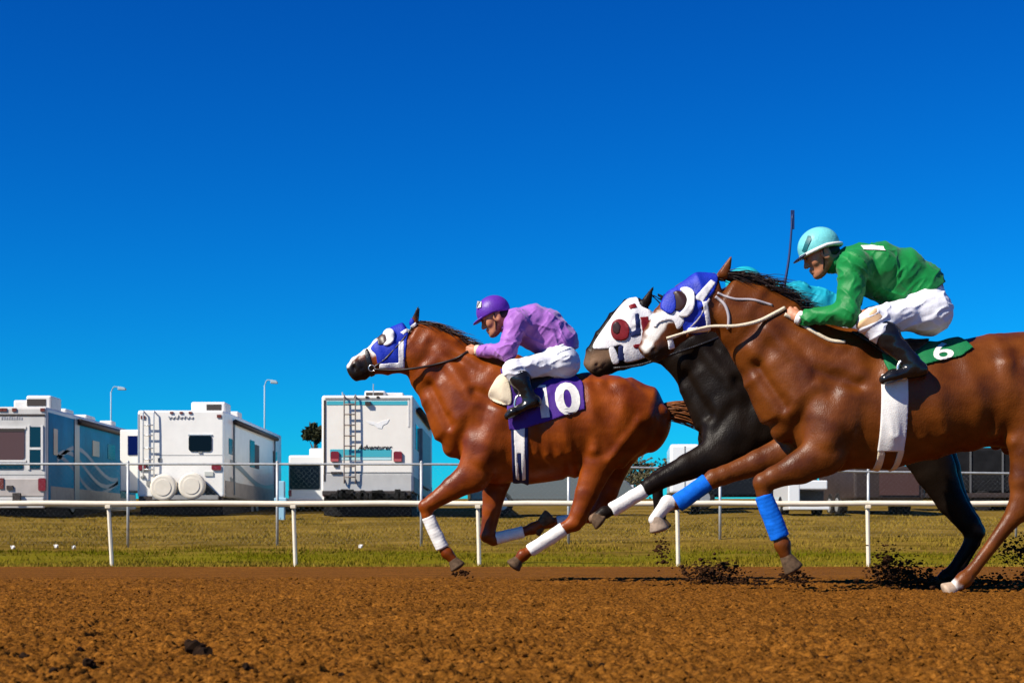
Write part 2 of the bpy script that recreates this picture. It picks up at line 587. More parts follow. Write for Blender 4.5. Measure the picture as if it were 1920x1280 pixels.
def make_horse(label, D, sp):
    H = Horse()
    F = Field()
    mpx = sp["map"]                                        # lead-horse pixel -> this horse's pixel, for muscles
    stations(F, sp["trunk"], D, k=0.06, cap=0.10)
    n0 = len(F.ops)
    stations(F, sp["neck"], D, k=0.05, cap=0.05)
    F.ops[n0] = F.ops[n0][:3] + (0.13, 'add')
    stations(F, sp["head"], D, k=0.03, cap=0.03)
    # head frame: e down the face, q towards the jaw
    A, B = W(*sp["poll"], D), W(*sp["nose"], D)
    L = np.linalg.norm(B - A)
    e = (B - A) / L
    q = np.array([-e[2], 0, e[0]])
    if q[2] > 0: q = -q
    hp = lambda s, t, lat=0.0: A + e * s * L + q * t * L + np.array([0, lat, 0])
    sc = L / 0.60
    for sg in (-1, 1):
        F.ball(hp(.20, .36, sg * .055 * sc), (.075 * sc, .035 * sc, .085 * sc), k=.03)          # cheek
        F.seg(hp(.30, .02, sg * .062 * sc), hp(.40, .09, sg * .066 * sc), .020 * sc, .012 * sc, k=.02)   # brow
        F.seg(hp(.42, .17, sg * .060 * sc), hp(.62, .22, sg * .045 * sc), .014 * sc, .008 * sc, k=.02)   # facial crest
        F.ball(hp(.90, .10, sg * .040 * sc), (.040 * sc, .018 * sc, .030 * sc), k=.02)          # nostril wing
        F.ball(hp(.935, .10, sg * .056 * sc), (.016 * sc, .014 * sc, .022 * sc), k=.010, mode='sub')
        F.ball(hp(.34, .115, sg * .074 * sc), .018 * sc, k=.012)                                # lid
        F.seg(hp(.985, .125, sg * .036 * sc), hp(.83, .165, sg * .056 * sc), .006 * sc, .004 * sc, k=.008, mode='sub')  # mouth
        F.seg(W(*sp["earbase"], D) + np.array([0, sg * .045, 0]) if "earbase" in sp else hp(-.02, .05, sg * .035 * sc), W(*sp["ear"], D) + np.array([0, sg * .06, 0]), .032 * sc, .008, .020 * sc, .006, k=.015)
    F.ball(hp(.90, .175), (.034 * sc, .032 * sc, .022 * sc), k=.02)                              # chin
    for lg in sp["legs"]:
        limb(F, lg["pts"], D, lg["lat"])
        for jx, jy, jr in lg.get("joints", []):
            F.ball(W(jx, jy, D + lg["lat"]), (jr, jr * .9, jr), k=.02)
    # muscles laid on the base form
    lo, hi = F.bounds()
    G, ax = F.eval(lo - .03, hi + .03, .02)
    ns = (G < 0)

    def surf(x, z):
        i, k_ = int(round((x - ax[0][0]) / .02)), int(round((z - ax[2][0]) / .02))
        if not (0 <= i < G.shape[0] and 0 <= k_ < G.shape[2]): return None
        js = np.nonzero(ns[i, :, k_])[0]
        return None if len(js) == 0 else ax[1][js[0]]
    for mu in sp.get("muscles", []):
        x0, y0, x1, y1, a, b, prot, mode = mu
        p0, p1 = W(*mpx(x0, y0), D - .15), W(*mpx(x1, y1), D - .15)
        s0, s1 = surf(p0[0], p0[2]), surf(p1[0], p1[2])
        if s0 is None or s1 is None: continue
        prot = prot * .72
        for sg in (0, 1):
            f0, f1 = p0.copy(), p1.copy()
            off = (b - prot) if mode == 'add' else (prot - b)
            f0[1], f1[1] = s0 + off, s1 + off
            if sg: f0[1], f1[1] = 2 * D - f0[1], 2 * D - f1[1]
            F.seg(f0, f1, a, a * .85, b, b, k=.04 if mode == 'add' else .07, mode=mode)
    lo, hi = F.bounds()
    F.disp(lambda x, y, z: (vnoise(x * 7, y * 7, z * 7, 5) - .5) * .005 + (vnoise(x * 17, y * 17, z * 17, 6) - .5) * .002, lo - .03, hi + .03)
    V, Q = F.skin(sp.get("h", .0095))
    base = W(*sp["base"], D)
    base[2] = 0.0
    body = mesh_obj("horse", V, Q, sp["coat"], None, tuple(base))
    tag(body, label, "horse", "racehorses galloping on the dirt track")
    # markings
    col = np.zeros((len(V), 4), np.float32)
    col[:, 3] = 1
    nz = (vnoise(V[:, 0] * 30, V[:, 1] * 30, V[:, 2] * 30, 9) - .5) * .03
    for ch, key in ((0, "white"), (1, "dark"), (2, "dusty")):
        for pts, l0, l1, soft in sp.get(key, []):
            d = poly_sdf(px_poly(pts, D + (l0 + l1) / 2), V[:, 0], V[:, 2]) + nz
            v = np.clip(.5 - d / soft, 0, 1) * ((V[:, 1] - D > l0) & (V[:, 1] - D < l1))
            col[:, ch] = np.maximum(col[:, ch], v)
    at = body.data.color_attributes.new("marking", 'FLOAT_COLOR', 'POINT')
    at.data.foreach_set("color", col.ravel())
    H.body, H.F, H.D, H.hp, H.sc = body, F, D, hp, sc
    H.bvh = BVHTree.FromPolygons(V.tolist(), Q.tolist())
    # eyes
    for sg in (-1, 1):
        Fe = Field().ball(hp(.345, .125, sg * .079 * sc), .019 * sc, k=0)
        v, f = Fe.skin(.004)
        mesh_obj("eye", v, f, EYE_M, body)
    # hooves and bandages
    for lg in sp["legs"]:
        (x0, y0), (x1, y1), (sx, sy) = lg["hoof"]
        p0, p1, s1 = W(x0, y0, D + lg["lat"]), W(x1, y1, D + lg["lat"]), W(sx, sy, D + lg["lat"])
        Fh = Field().seg(p0, p1, .038, .062, .036, .056, k=0, cap=.02)
        nrm = s1 - p1
        nl = np.linalg.norm(nrm)
        nrm /= nl
        v, f = Fh.skin(.007, post=lambda F_, x, y, z: np.maximum(F_, (x - s1[0]) * nrm[0] + (z - s1[2]) * nrm[2]))
        mesh_obj("hoof", v, f, lg.get("hoof_mat", HOOF_M), body)
        if "wrap" in lg:
            (a0, b0), (a1, b1), r0, r1, wm = lg["wrap"]
            q0, q1 = W(a0, b0, D + lg["lat"]), W(a1, b1, D + lg["lat"])
            Fw = Field().seg(q0, q1, r0, r1, r0 * .86, r1 * .86, k=0, cap=.014)
            ud = (q1 - q0) / np.linalg.norm(q1 - q0)
            Fw.disp(lambda x, y, z: .0006 * np.sin(((x - q0[0]) * ud[0] + (z - q0[2]) * ud[2] + .3 * (y - q0[1])) * 260) + .006 * (vnoise(x * 25, y * 25, z * 25, 3) - .5), q0 - .5, q0 + .5)
            v, f = Fw.skin(.006)
            mesh_obj("leg_wrap", v, f, wm, body)
    return H


def islands(v, f, least=30):
    """separate pieces of a mesh, largest first"""
    lab = np.arange(len(v))
    while True:
        m = lab[f].min(1)
        new = lab.copy()
        for c in range(4):
            np.minimum.at(new, f[:, c], m)
        new = new[new]
        if (new == lab).all(): break
        lab = new
    out = []
    for l in np.unique(lab[f[:, 0]]):
        fm = f[lab[f[:, 0]] == l]
        idx = np.unique(fm)
        if len(idx) < least: continue
        re = np.zeros(len(v), int)
        re[idx] = np.arange(len(idx))
        out.append((v[idx], re[fm]))
    return sorted(out, key=lambda t: -len(t[0]))


def overlay(H, name, polys, off, m, lat=(-9, 9), h=.007, minus=(), dpl=-.1, parent=None, bb=None):
    """a piece of cloth lying on the horse: its skin pushed out by off, cut to an outline"""
    D = H.D
    if name in ("eye_cup", "cup_lining", "far_cup", "saddle_pad", "saddle", "hood", "noseband"):
        polys = [rounded_outline(p) for p in polys]
    pp = [px_poly(p, D + dpl) for p in polys]
    mm = [px_poly(p, D + dpl) for p in minus]
    allp = np.array([c for p in pp for c in p])
    lo = np.array([allp[:, 0].min() - .03, D + max(lat[0], -.42), allp[:, 1].min() - .03])
    hi = np.array([allp[:, 0].max() + .03, D + min(lat[1], .42), allp[:, 1].max() + .03])

    def post(F_, x, y, z):
        X, Z = x[:, 0, :], z[0, :, :]
        X, Z = np.broadcast_arrays(x[:, 0, :], z[:, 0, :])
        d = np.min([poly_sdf(p, X, Z) for p in pp], 0)
        for p in mm:
            d = np.maximum(d, -poly_sdf(p, X, Z))
        return np.maximum(np.maximum(F_ - off, -(F_ + .02)), d[:, None, :] * .9)
    v, f = H.F.skin(h, post=post, lo=lo, hi=hi)
    o = None
    for vv, ff in islands(v, f):
        o = mesh_obj(name, vv, ff, m, parent or H.body) if o is None else (mesh_obj(name, vv, ff, m, parent or H.body), o)[1]
    return o


def on_side(bvh, x, z, D, side=-1):
    hit = bvh.ray_cast(Vector((x, D + side * 2.0, z)), Vector((0, -side, 0)))
    return hit[0]


def draped_tube(H, pts, r, side=-1, dpl=-.1, lift=0.4, n=6):
    """cord lying on the horse's side"""
    P = smooth_line([W(x, y, H.D + dpl) for x, y in pts], n)
    out, last = [], None
    for p in P:
        hit = on_side(H.bvh, p[0], p[2], H.D, side)
        y = hit[1] + side * r * lift if hit is not None else last
        if y is None: continue
        last = y
        out.append((p[0], y, p[2]))
    return out


def outside(H, P, r, sg):
    out = []
    for q in P:
        q = np.array(q, float)
        h = on_side(H.bvh, q[0], q[2], H.D, sg)
        if h is not None and sg * (q[1] - h[1]) < r * .7:
            q[1] = h[1] + sg * r * .7
        out.append(q)
    for _ in range(2):
        out = [out[0]] + [np.array([b[0], (a[1] + b[1] + c[1]) / 3, b[2]]) for a, b, c in zip(out[:-2], out[1:-1], out[2:])] + [out[-1]]
    return out


def rounded_outline(pts, n=5):
    P = [np.array(q, float) for q in pts]
    N = len(P)
    out = []
    for i in range(N):
        a, b, c, d = P[i - 1], P[i], P[(i + 1) % N], P[(i + 2) % N]
        for t in np.linspace(0, 1, n, endpoint=False):
            out.append(tuple(0.5 * ((2 * b) + (c - a) * t + (2 * a - 5 * b + 4 * c - d) * t * t + (3 * b - a - 3 * c + d) * t ** 3)))
    return out


def flat_on(bvh, name, polys2d, D, off, m, parent, thick=.003, side=-1, step=.02):
    """a flat emblem (list of outlines in x,z world) laid on a surface"""
    bm = bmesh.new()
    for P in polys2d:
        bm.faces.new([bm.verts.new((x, 0, z)) for x, z in P])
    bmesh.ops.triangulate(bm, faces=bm.faces[:])
    for _ in range(4):
        es = [e for e in bm.edges if e.calc_length() > step]
        if not es: break
        bmesh.ops.subdivide_edges(bm, edges=es, cuts=1)
        bmesh.ops.triangulate(bm, faces=[f for f in bm.faces if len(f.verts) > 3])
    return _lay(bm, bvh, name, D, off, m, parent, thick, side)


def _lay(bm, bvh, name, D, off, m, parent, thick, side):
    ys = []
    for v in bm.verts:
        h = on_side(bvh, v.co.x, v.co.z, D, side)
        ys.append(h[1] if h is not None else None)
    good = [y for y in ys if y is not None]
    fb = sorted(good)[len(good) // 2] if good else D - .25
    for v, y in zip(bm.verts, ys):
        v.co.y = (fb if y is None else y) + side * off
    r = bmesh.ops.solidify(bm, geom=bm.faces[:], thickness=thick)
    bmesh.ops.recalc_face_normals(bm, faces=bm.faces[:])
    bm.verts.index_update()
    o = mesh_obj(name, [v.co[:] for v in bm.verts], [[v.index for v in f.verts] for f in bm.faces], m, parent, smooth=False)
    bm.free()
    return o


def text_mesh(txt, size, shear=0.0, bold=0.0, font_scale_x=1.0):
    """letters as flat bmesh in x,z around 0 (left, baseline)"""
    c = bpy.data.curves.new("lettering", 'FONT')
    c.body = txt
    c.size = size
    c.shear = shear
    c.offset = bold
    c.resolution_u = 4
    o = bpy.data.objects.new("lettering", c)
    COL.objects.link(o)
    dg = bpy.context.evaluated_depsgraph_get()
    me = bpy.data.meshes.new_from_object(o.evaluated_get(dg))
    bpy.data.objects.remove(o)
    bm = bmesh.new()
    bm.from_mesh(me)
    bpy.data.meshes.remove(me)
    for v in bm.verts:
        v.co = (v.co.x * font_scale_x, 0, v.co.y)
    return bm


def strands(roots, dirs, length, r, m, name, parent, sag=0.0, wob=.02, n=7, lenvar=.35):
    """tapering locks of hair as one mesh"""
    mb = MB()
    for p, d in zip(roots, dirs):
        l = length * random.uniform(1 - lenvar, 1 + lenvar * .5)
        d = Vector(d).normalized()
        q, pts = Vector(p), []
        ph = random.uniform(0, 6)
        for i in range(n):
            t = i / (n - 1)
            pts.append(q.copy())
            dd = d + Vector((0, 0, -sag * t)) + Vector((math.sin(ph + t * 5) * wob, math.cos(ph * 1.7 + t * 4) * wob * 2, math.cos(ph + t * 6) * wob)) * 4
            q = q + dd.normalized() * l / (n - 1)
        mb.tube(pts, [r * (1 - .85 * i / (n - 1)) for i in range(n)], n=4, caps=False)
    return mb.build(name, m, parent, smooth=True, world_verts=True)


IDENT = lambda x, y: (x, y)
MUSCLES = [  # x0,y0,x1,y1, half depth, half width, how far proud, add/sub       (lead-horse pixels)
    (925, 700, 862, 785, .085, .07, .016, 'add'), (858, 800, 846, 838, .070, .07, .022, 'add'),
    (938, 770, 905, 862, .080, .07, .022, 'add'), (958, 735, 935, 840, .045, .05, .010, 'add'),
    (800, 690, 838, 772, .045, .05, .014, 'add'), (822, 655, 880, 740, .050, .05, .012, 'add'), (815, 630, 905, 690, .045, .05, .012, 'add'),
    (890, 735, 950, 760, .024, .04, .010, 'sub'), (806, 722, 842, 795, .020, .04, .010, 'sub'),
    (990, 740, 1004, 850, .012, .03, .004, 'add'), (1010, 740, 1026, 852, .012, .03, .004, 'add'), (1030, 742, 1048, 852, .012, .03, .004, 'add'), (1050, 745, 1068, 845, .012, .03, .004, 'add'),

    (1126, 724, 1114, 845, .050, .06, .032, 'add'), (1162, 728, 1208, 780, .080, .07, .026, 'add'),
    (1240, 772, 1165, 866, .055, .06, .034, 'add'), (1196, 790, 1142, 862, .040, .06, .014, 'add'),
]

# ---- lead chestnut horse
D1 = 12.2
COAT1 = coat_mat("coat_bright_chestnut", (0.120, 0.0195, 0.0012), (0.265, 0.054, 0.0030), .33)
COAT3 = coat_mat("coat_dark_chestnut", (0.080, 0.0185, 0.0020), (0.165, 0.043, 0.0042), .35)
COAT2 = coat_mat("coat_black", (0.0060, 0.0036, 0.0024), (0.0110, 0.0068, 0.0044), .38, .10)

spec1 = dict(
    coat=COAT1, map=IDENT, base=(1040, 1088), muscles=MUSCLES,
    trunk=[((848, 735), (846, 866), .11), ((866, 712), (862, 876), .15), ((898, 668), (886, 893), .19), ((938, 660), (942, 906), .235), ((990, 688), (1000, 908), .265), ((1050, 700), (1060, 899), .275),
           ((1108, 698), (1112, 872), .265), ((1165, 704), (1160, 858), .26), ((1210, 726), (1198, 862), .22), ((1240, 757), (1222, 850), .15)],
    neck=[((928, 668), (846, 838), .15), ((886, 648), (815, 776), .118), ((848, 622), (792, 735), .096), ((808, 606), (774, 704), .086), ((782, 601), (762, 692), .08)],
    head=[((770, 603), (768, 692), .074), ((737, 614), (748, 702), .086), ((709, 636), (722, 704), .075), ((686, 655), (702, 700), .056), ((661, 672), (686, 710), .052), ((651, 683), (671, 714), .050)],
    poll=(770, 602), nose=(649, 684), ear=(785, 577),
    legs=[
        dict(lat=-.15, pts=[(905, 840, .14, .09), (888, 890, .13, .075), (850, 914, .088, .062), (812, 940, .058, .048), (799, 949, .054, .047), (801, 966, .040, .037), (830, 1026, .033, .030), (838, 1036, .043, .037), (852, 1052, .032, .031)],
             hoof=((850, 1050), (858, 1062), (863, 1070)), wrap=((803, 970), (829, 1026), .050, .050, WRAP_W)),
        dict(lat=.13, pts=[(925, 850, .14, .09), (930, 900, .11, .075), (922, 955, .072, .058), (914, 1003, .056, .048), (925, 1011, .045, .037), (982, 996, .033, .030), (1000, 990, .043, .037), (1018, 978, .032, .031)],
             hoof=((1015, 980), (1030, 968), (1037, 962)), wrap=((930, 1009), (980, 997), .047, .047, WRAP_W)),
        dict(lat=-.15, pts=[(1165, 790, .24, .10), (1122, 868, .125, .085), (1100, 925, .088, .062), (1086, 962, .066, .052), (1077, 980, .062, .048), (1060, 989, .046, .040), (992, 1033, .034, .031), (981, 1040, .045, .038), (970, 1051, .032, .031)],
             joints=[(1093, 978, .026)], hoof=((972, 1049), (963, 1060), (958, 1068)), wrap=((1056, 992), (994, 1032), .054, .050, WRAP_W)),
        dict(lat=.15, pts=[(1180, 790, .24, .10), (1150, 870, .125, .085), (1138, 920, .088, .062), (1120, 955, .066, .052), (1108, 966, .060, .048), (1092, 970, .044, .038), (1042, 978, .034, .031), (1030, 979, .043, .036), (1014, 986, .032, .031)],
             joints=[(1122, 966, .024)], hoof=((1016, 984), (1004, 992), (998, 998)), wrap=((1088, 971), (1046, 978), .044, .044, WRAP_W)),
    ],
    white=[([(640, 676), (690, 640), (703, 634), (712, 645), (704, 660), (690, 662), (668, 672), (652, 688)], -.06, .06, .02), ([(690, 640), (712, 640), (716, 668), (702, 668), (690, 655)], -.2, .2, .02)],
    dark=[([(644, 690), (664, 676), (690, 668), (700, 690), (690, 720), (650, 720)], -.2, .2, .05), ([(775, 560), (800, 560), (800, 592), (772, 598)], -.3, .3, .04)],
    dusty=[],
)


def dress_lead_horse():
    H = make_horse("bright chestnut racehorse in blue hood with saddlecloth 10, running in front", D1, spec1)
    b = H.body
    overlay(H, "hood", [[(694, 650), (716, 628), (748, 592), (766, 592), (776, 602), (764, 628), (754, 688), (712, 686), (704, 664)]], .007, HOOD_B)
    overlay(H, "hood_trim", [[(747, 640), (758, 638), (758, 690), (710, 690), (711, 681), (747, 679)], [(749, 622), (779, 602), (781, 608), (756, 627)]], .010, HOOD_W)
    overlay(H, "eye_cup", [[(716, 626), (722, 616), (732, 614), (739, 622), (738, 638), (730, 646), (719, 646)]], .016, HOOD_W, minus=[[(712, 626), (722, 626), (725, 638), (718, 645), (708, 645)]])
    overlay(H, "cup_lining", [[(708, 630), (716, 624), (724, 628), (724, 641), (716, 646), (708, 644)]], .013, CUP_D)
    overlay(H, "noseband", [[(683, 660), (690, 655), (701, 702), (693, 706)]], .006, LEATHER, h=.006)
    overlay(H, "saddlecloth", [[(938, 690), (1010, 702), (1080, 700), (1093, 716), (1096, 768), (1030, 790), (972, 808), (955, 806), (950, 760)]], .012, CLOTH_P, dpl=-.2)
    overlay(H, "saddle_pad", [[(938, 702), (951, 704), (960, 752), (945, 760), (916, 744), (926, 716)]], .020, PAD_C, dpl=-.2)
    overlay(H, "girth", [[(958, 800), (990, 800), (992, 912), (962, 912)]], .008, GIRTH_N, dpl=-.2)
    overlay(H, "girth_stripe", [[(963, 806), (984, 800), (986, 898), (979, 900), (977, 850), (970, 850), (974, 900), (967, 896)]], .011, CLOTH_W, dpl=-.2)
    # saddle: a small black racing saddle with stirrup
    overlay(H, "saddle", [[(948, 668), (968, 686), (1010, 694), (1050, 690), (1058, 698), (1020, 716), (990, 740), (968, 740), (956, 712)]], .024, LEATHER, dpl=-.2)
    mb = MB()
    x0 = W(973, 700, D1 - .29); x1 = W(974, 742, D1 - .31)
    mb.tube([x0, x1], .010, 6)
    ring = [W(974 + 9 * math.cos(a) * (1 if math.sin(a) < 0 else 1), 758 + 17 * math.sin(a), D1 - .31) for a in np.linspace(-math.pi / 2, 1.5 * math.pi, 17)]
    mb.tube(ring, .009, 6)
    mb.build("stirrup", STEEL, b, smooth=True, world_verts=True)
    # the number 10 on the cloth
    bm = text_mesh("10", .33, bold=.013, font_scale_x=1.12)
    c = W(1000, 782, D1 - .27)
    for v in bm.verts:
        x, z = v.co.x, v.co.z
        v.co = (c[0] + x * .97 - z * .12, 0, c[2] + z * .98 + x * .11)
    es = [e for e in bm.edges if e.calc_length() > .03]
    bmesh.ops.subdivide_edges(bm, edges=es, cuts=2)
    cl = min((o for o in b.children if o.name.startswith("saddlecloth")), key=lambda o: np.mean([v.co.y for v in o.data.vertices]))
    cb = BVHTree.FromPolygons([(v.co + cl.matrix_world.translation + Vector(b.location) if False else v.co + Vector(wloc(cl))) for v in cl.data.vertices], [p.vertices[:] for p in cl.data.polygons])
    _lay(bm, cb, "number", D1, .004, CLOTH_W, cl, .004, -1)
    # bridle and reins
    mb = MB()
    for sg in (-1, 1):
        mb.tube(draped_tube(H, [(698, 688), (722, 672), (752, 640), (772, 612)], .008, sg), .008, 5)
        near = [W(700, 692, D1 + sg * .07), W(740, 694, D1 + sg * .10)]
        for t, (x, y) in enumerate([(780, 690), (822, 682), (856, 672), (877, 659)]):
            near.append(W(x, y, D1 + sg * (.13 - .012 * t)))
        mb.tube(outside(H, smooth_line(near, 5), .0095, sg), .0095, 5)
    mb.build("bridle_and_reins", LEATHER_BR, b, smooth=True, world_verts=True)
    mb = MB()
    bit = [W(697 + 6 * math.cos(a), 690 + 6 * math.sin(a), D1 - .075) for a in np.linspace(0, 2 * math.pi, 13)]
    mb.tube(bit, .004, 5)
    mb.build("bit_ring", STEEL, b, smooth=True, world_verts=True)
    # mane, forelock, tail
    crest = smooth_line([W(x, y, D1) for x, y in [(776, 602), (808, 606), (848, 622), (884, 646), (915, 662)]], 10)
    rt, dr = [], []
    for i in range(520):
        p = Vector(crest[random.randrange(len(crest))]) + Vector((random.uniform(-.02, .02), random.uniform(-.035, .025), random.uniform(-.035, .005)))
        rt.append(p); dr.append((random.uniform(.7, 1.1), random.uniform(-.35, .15), random.uniform(-.55, .05)))
    strands(rt, dr, .16, .0038, HAIR_RED, "mane", b, sag=.5)
    rt, dr = [], []
    for i in range(520):
        rt.append(W(1236, 768, D1) + np.array([random.uniform(-.03, .03), random.uniform(-.045, .045), random.uniform(-.055, .045)]))
        dr.append((1.0, random.uniform(-.16, .16), random.uniform(-.22, .20)))
    strands(rt, dr, .62, .0060, TAIL_RED, "tail", b, sag=.55, n=9)
    return H


# ---- near chestnut horse at the right edge
D3 = 9.9


def map3(x, y):
    return 1440 + (x - 819) * 1.248 + (np.clip((x - 1060) / 30, 0, 1) * 55), 622 + (y - 660) * 1.02


spec3 = dict(
    coat=COAT3, map=map3, base=(1720, 1111), muscles=MUSCLES, h=.0095,
    trunk=[((1474, 700), (1470, 836), .12), ((1500, 650), (1490, 850), .16), ((1535, 618), (1522, 868), .20), ((1585, 622), (1592, 880), .24), ((1660, 640), (1660, 880), .275), ((1740, 648), (1735, 860), .285),
           ((1810, 640), (1800, 842), .28), ((1870, 625), (1868, 832), .275), ((1925, 622), (1925, 840), .27), ((1968, 645), (1955, 845), .22), ((2000, 690), (1975, 840), .13)],
    neck=[((1560, 612), (1468, 820), .17), ((1502, 580), (1440, 752), .145), ((1462, 548), (1416, 700), .125), ((1418, 524), (1382, 655), .104), ((1368, 513), (1352, 622), .09)],
    head=[((1346, 511), (1350, 610), .078), ((1312, 512), (1328, 620), .09), ((1274, 534), (1298, 628), .08), ((1243, 570), (1272, 644), .060), ((1217, 612), (1250, 668), .053), ((1204, 644), (1230, 682), .05)],
    poll=(1346, 511), nose=(1201, 655), ear=(1368, 486),
    legs=[
        dict(lat=-.17, pts=[(1560, 790, .15, .10), (1545, 850, .135, .085), (1500, 876, .100, .070), (1452, 894, .066, .055), (1431, 905, .060, .052), (1432, 925, .043, .040), (1462, 1006, .036, .033), (1467, 1020, .047, .040), (1474, 1044, .034, .034)],
             hoof=((1473, 1042), (1488, 1066), (1496, 1080)), wrap=((1432, 930), (1462, 1006), .056, .060, WRAP_B)),
        dict(lat=.13, pts=[(1520, 790, .15, .10), (1478, 846, .112, .08), (1420, 868, .080, .062), (1358, 890, .058, .052), (1338, 897, .056, .050), (1320, 908, .042, .038), (1268, 944, .035, .033), (1252, 942, .045, .040), (1226, 974, .036, .034)],
             hoof=((1230, 970), (1236, 992), (1240, 1006)), wrap=((1326, 904), (1270, 943), .056, .058, WRAP_B)),
        dict(lat=-.17, pts=[(1955, 745, .25, .12), (1938, 842, .145, .095), (1924, 900, .100, .070), (1916, 940, .074, .058), (1908, 958, .068, .052), (1896, 974, .050, .042), (1826, 1066, .036, .034), (1808, 1086, .048, .042), (1786, 1104, .036, .034)],
             joints=[(1926, 968, .032)], hoof=((1790, 1100), (1776, 1109), (1768, 1120)), hoof_mat=mat("hoof_pale", (0.50, 0.36, 0.25), .6, .3, var=.3, vscale=30)),
        dict(lat=.17, pts=[(1975, 745, .25, .12), (1985, 842, .145, .095), (1990, 900, .100, .070), (2000, 940, .074, .058), (2005, 955, .068, .052), (2000, 974, .050, .042), (1975, 1060, .036, .034), (1966, 1078, .048, .042), (1950, 1092, .036, .034)],
             joints=[(2018, 962, .032)], hoof=((1954, 1090), (1944, 1098), (1940, 1104))),
    ],
    white=[([(1200, 650), (1226, 590), (1272, 575), (1276, 598), (1252, 606), (1238, 622), (1222, 650), (1206, 668)], -.075, .06, .02),
           ([(1196, 985), (1216, 920), (1262, 920), (1258, 985)], .02, .3, .02), ([(1750, 1090), (1790, 1086), (1800, 1100), (1780, 1130), (1750, 1130)], -.4, 0, .02)],
    dark=[([(1196, 668), (1236, 640), (1262, 650), (1245, 700), (1200, 700)], -.2, .2, .08)],
    dusty=[],
)
spec3["legs"][1]["hoof_mat"] = mat("hoof_dusty", (0.34, 0.25, 0.18), .7, .2, var=.4, vscale=30)


